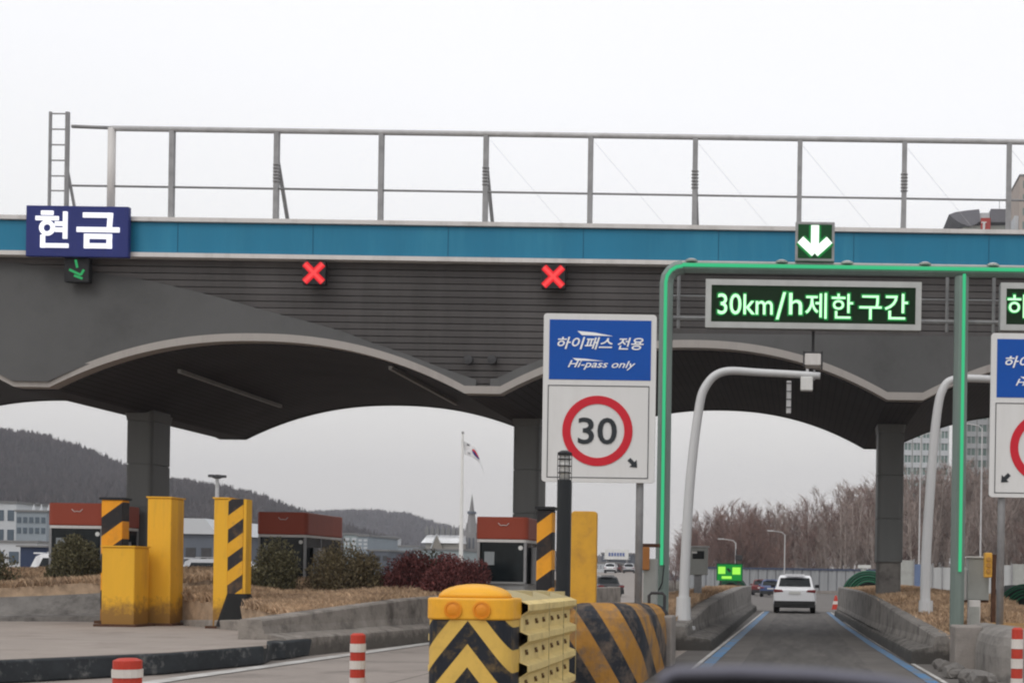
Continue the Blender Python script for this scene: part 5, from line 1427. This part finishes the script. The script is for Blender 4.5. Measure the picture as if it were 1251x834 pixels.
# apartment towers on the right
def tower(px0, px1, ptop, D, label, m, bays, floors, glassbay):
    a, b_ = X_(px0, 500, D), X_(px1, 500, D); zt = Z_((px0+px1)/2, ptop, D)
    t = thing('apartment_tower', ((a+b_)/2, D, 0), label, 'apartment tower', 'apartment towers beyond the trees')
    MB().box(a, b_, D, D + 14, 0, zt).build('wall', m, t)
    w_ = (b_ - a) / bays; fh = zt / floors
    # glazed balcony stacks: one part per bay with floor bands
    for c in range(bays):
        o = MB(); o2 = MB()
        for f in range(floors):
            zf = f * fh
            for q in (.12, .5, .88): o2.box(a + w_ * c + w_ * q - .08, a + w_ * c + w_ * q + .08, D - .3, D - .125, zf + fh * .30, zf + fh * .88)
            o2.box(a + w_ * c + w_ * .05, a + w_ * (c + 1) - w_ * .05, D - .35, D - .002, zf - fh * .12, zf + fh * .30)
        o.box(a + w_ * c + w_ * .12, a + w_ * (c + 1) - w_ * .12, D - .12, D + .02, .5, zt - .6)
        o.build('window_stack', m_aglass, t); o2.build('balcony_stack', m_bw, t)
    return t, a, b_, zt
tower(1104, 1160, 330, 300, 'pale apartment tower seen left of the gantry middle post', m_apt, 5, 26, True)
t, a, b_, zt = tower(1180, 1290, 286, 310, 'tall apartment tower with dark flared roof crown at upper right', mat('apartment_grey', (.40, .41, .40), .8, var=.07, scale=.08), 8, 30, True)
D = 308
m_crown = mat('crown_grey', (.17, .17, .19), .6, var=.08, scale=.3)
def crown(pts, nm, mm, y0=D - 2, y1=D + 10):
    MB().prism([(X_(px, py, D), Z_(px, py, D)) for px, py in pts], y0, y1).build(nm, mm, t)
crown([(1182, 279), (1173, 276), (1165, 271), (1158, 265), (1166, 262), (1180, 260), (1195, 258.5), (1196, 273), (1190, 277)], 'roof_crown', m_crown)
crown([(1209, 274), (1209, 258), (1262, 259), (1290, 262), (1290, 275)], 'roof_crown', m_crown)
crown([(1172, 286), (1176, 279), (1188, 277), (1290, 276), (1290, 286)], 'crown_base', m_apt, D - 1, D + 9)
crown([(1196, 272), (1196, 262), (1208, 262), (1208, 272)], 'crown_link', m_bw, D - 1.4, D + 8)
crown([(1154, 286), (1155, 282), (1180, 282), (1180, 286)], 'ledge', m_apt, D - 1.2, D + 7)
crown([(1196.5, 284), (1196.5, 270), (1208, 270), (1208, 284)], 'red_emblem_panel', m_red, D - 2.6, D - 2.2)
pI = at(1202, 277, D - 2.7)
MB().box(pI.x - .25, pI.x + .25, D - 2.8, D - 2.7, pI.z - .9, pI.z + .9).box(pI.x - .6, pI.x + .6, D - 2.8, D - 2.7, pI.z - 1.15, pI.z - .902).box(pI.x - .6, pI.x + .6, D - 2.8, D - 2.7, pI.z + .902, pI.z + 1.15).build('white_mark', m_white, t)
MB().tube([at(1221, 259, D), at(1221, 246, D)], .09, 4).build('mast', m_steel_dk, t)
t, a, b_, zt = block('apartment_tower', 1246, 1330, 216, 290, 16, mat('tower_beige', (.42, .36, .32), .8, var=.1, scale=.1), 'beige apartment tower at the top right edge, tallest in view', 'apartment tower', 4, 30, m_aglass, 1, 'apartment towers beyond the trees')
MB().box(a - .9, a, 291, 297, 0, Z_(1243, 262, 290)).build('stair_tower', m_bw, t)

# high mast lamp, flagpole, street lamps
D = 130; p = at(265.5, 583, D)
t = thing('high_mast_light', (p.x, D, 0), 'tall mast with ring of lamps rising beyond the left hill slope', 'mast light')
MB().tube([(p.x, D, 0), (p.x, D, p.z)], [.3, .16], 8).build('mast', m_steel, t)
MB().lathe([(.25, -.12), (.55, 0), (.25, .1)], (p.x, D, p.z), 12).build('head', m_dark, t)
for i in range(6):
    a_ = i * PI / 3; MB().box(p.x + .62*math.cos(a_) - .22, p.x + .62*math.cos(a_) + .22, D + .62*math.sin(a_) - .2, D + .62*math.sin(a_) + .2, p.z + .02 + .001*i, p.z + .24).build('lamp', m_dark, t)
D = 95; p0, p1 = at(563, 690, D), at(563, 530, D)
t = thing('flagpole', (p0.x, D, 0), 'tall white flagpole flying the national flag between the booths', 'flagpole')
MB().tube([(p0.x, D, 0), (p0.x, D, p1.z)], [.17, .08], 10).build('pole', m_white, t)
MB().lathe([(.0, .12), (.10, .05), (.10, -.05), (.0, -.12)], (p0.x, D, p1.z + .1), 10).build('finial', m_alu, t)
fl = thing('national_flag', (p0.x + .1, D, p1.z - 1), 'white flag with red and blue disc drooping from the flagpole', 'flag')
# cloth hanging in a droop: parametrised by u (fly) and v (hoist)
def cloth(u, v, off=0.):
    s = at(565.5, 538, D); e = at(585, 561, D)
    top = Vector((s.x, D, s.z)).lerp(Vector((e.x, D, e.z)), u); top.x += .25 * math.sin(u * PI) ; top.z += .25 * math.sin(u * PI)
    vec = Vector((.10 + .30 * u, 0, -(.85 + .15 * u)))
    q = top + vec * v * 1.15
    return Vector((q.x, D - off + .16 * math.sin(u * 9 + v * 2), q.z))
o = MB(); rows = [[cloth(i / 20, j / 12) for i in range(21)] for j in range(13)]
o.loft(rows, closed=False, cap=False); q = o.build('cloth', mat('flag_white', (.68, .68, .69), .8), fl, smooth=True)
so_ = q.modifiers.new('thickness', 'SOLIDIFY'); so_.thickness = .01
def patch(cond, nm, mm, off):
    o = MB(); n1, n2 = 60, 40
    for i in range(n1):
        for j in range(n2):
            u, v = (i + .5) / n1, (j + .5) / n2
            if cond((u - .5) * 1.5, (v - .5)):
                o.b.faces.new([o.b.verts.new(cloth((i + a_) / n1, (j + b_) / n2, off)) for a_, b_ in ((0, 0), (1, 0), (1, 1), (0, 1))])
    bmesh.ops.remove_doubles(o.b, verts=o.b.verts, dist=.0005)
    o.build(nm, mm, fl)
patch(lambda x, y: x*x + y*y < .0625 and y < .06 * math.sin(x * 12), 'red_half_disc', m_sred, .03)
patch(lambda x, y: x*x + y*y < .0625 and y >= .06 * math.sin(x * 12), 'blue_half_disc', mat('flag_blue', (.01, .03, .20), .7), .03)
for sx in (-1, 1):
    for sy in (-1, 1):
        patch(lambda x, y, sx=sx, sy=sy: abs(x - sx*.48) < .09 and abs(y - sy*.28) < .085 and int((y + 2) / .045) % 2 == 0, 'trigram', m_sblack, .03)
def street_lamp(px, py, D, dirx, label):
    p = at(px, py, D); t = thing('street_lamp', (p.x, D, 0), label, 'street lamp', 'thin street lamps before the trees')
    MB().tube([(p.x, D, 0), (p.x, D, p.z - .3), (p.x + dirx * .3, D, p.z), (p.x + dirx * 1.3, D, p.z + .15)], [.09, .065, .05, .04], 6).build('pole', m_steel, t)
    MB().box(p.x + min(dirx * 1.3, dirx * 2.0), p.x + max(dirx * 1.3, dirx * 2.0), D - .12, D + .12, p.z + .1, p.z + .22).build('lamp_head', m_steel, t)
street_lamp(899, 660, 145, -1, 'thin street lamp above the green lane screen, arm to the left')
street_lamp(959, 650, 147, -1, 'thin street lamp directly above the white suv')
street_lamp(1200, 520, 120, -1, 'tall thin street lamp between gantry middle post and right board')
street_lamp(1125, 530, 125, 1, 'tall thin street lamp right of the right pillar')

# ---------------------------------------------------------------- device on the dashboard (very near, out of focus)
D = .80
t = thing('dashboard_device', (X_(985, 830, D), D, Z_(985, 870, D)), 'blurred dark device with pale rim at the bottom edge of the view', 'dashboard device')
top = [(808, 834), (813, 824), (826, 818), (900, 817), (1000, 821), (1080, 829), (1125, 838), (1155, 848), (1170, 862)]
P = [at(px, py, D) for px, py in top]
o = MB(); o.prism([(q.x, q.z) for q in P] + [(P[-1].x, P[-1].z - .035), (P[0].x, P[0].z - .045)], D, D + .05)
o.build('body', mat('device_black', (.018, .018, .022), .5), t, smooth=False)
MB().tube([q + Vector((0, -.003, -.001)) for q in P], .0040, 8).build('rim', mat('device_rim', (.15, .15, .185), .5), t, smooth=True)

# ---------------------------------------------------------------- haze
o = MB(); o.box(-1400, 1400, -60, 2300, -6, 190)
hz = o.build('haze', None); tag(hz, 'thin winter haze over the whole place', 'haze', kind='stuff')
hm = bpy.data.materials.new('haze'); hm.use_nodes = True; hn = hm.node_tree; hn.nodes.remove(hn.nodes['Principled BSDF'])
pv = hn.nodes.new('ShaderNodeVolumePrincipled'); pv.inputs['Color'].default_value = (.80, .82, .90, 1); pv.inputs['Density'].default_value = .00032
hn.links.new(pv.outputs[0], hn.nodes['Material Output'].inputs['Volume']); hz.data.materials.append(hm)
for q in bpy.data.objects:
    if '_local' in q: del q['_local']
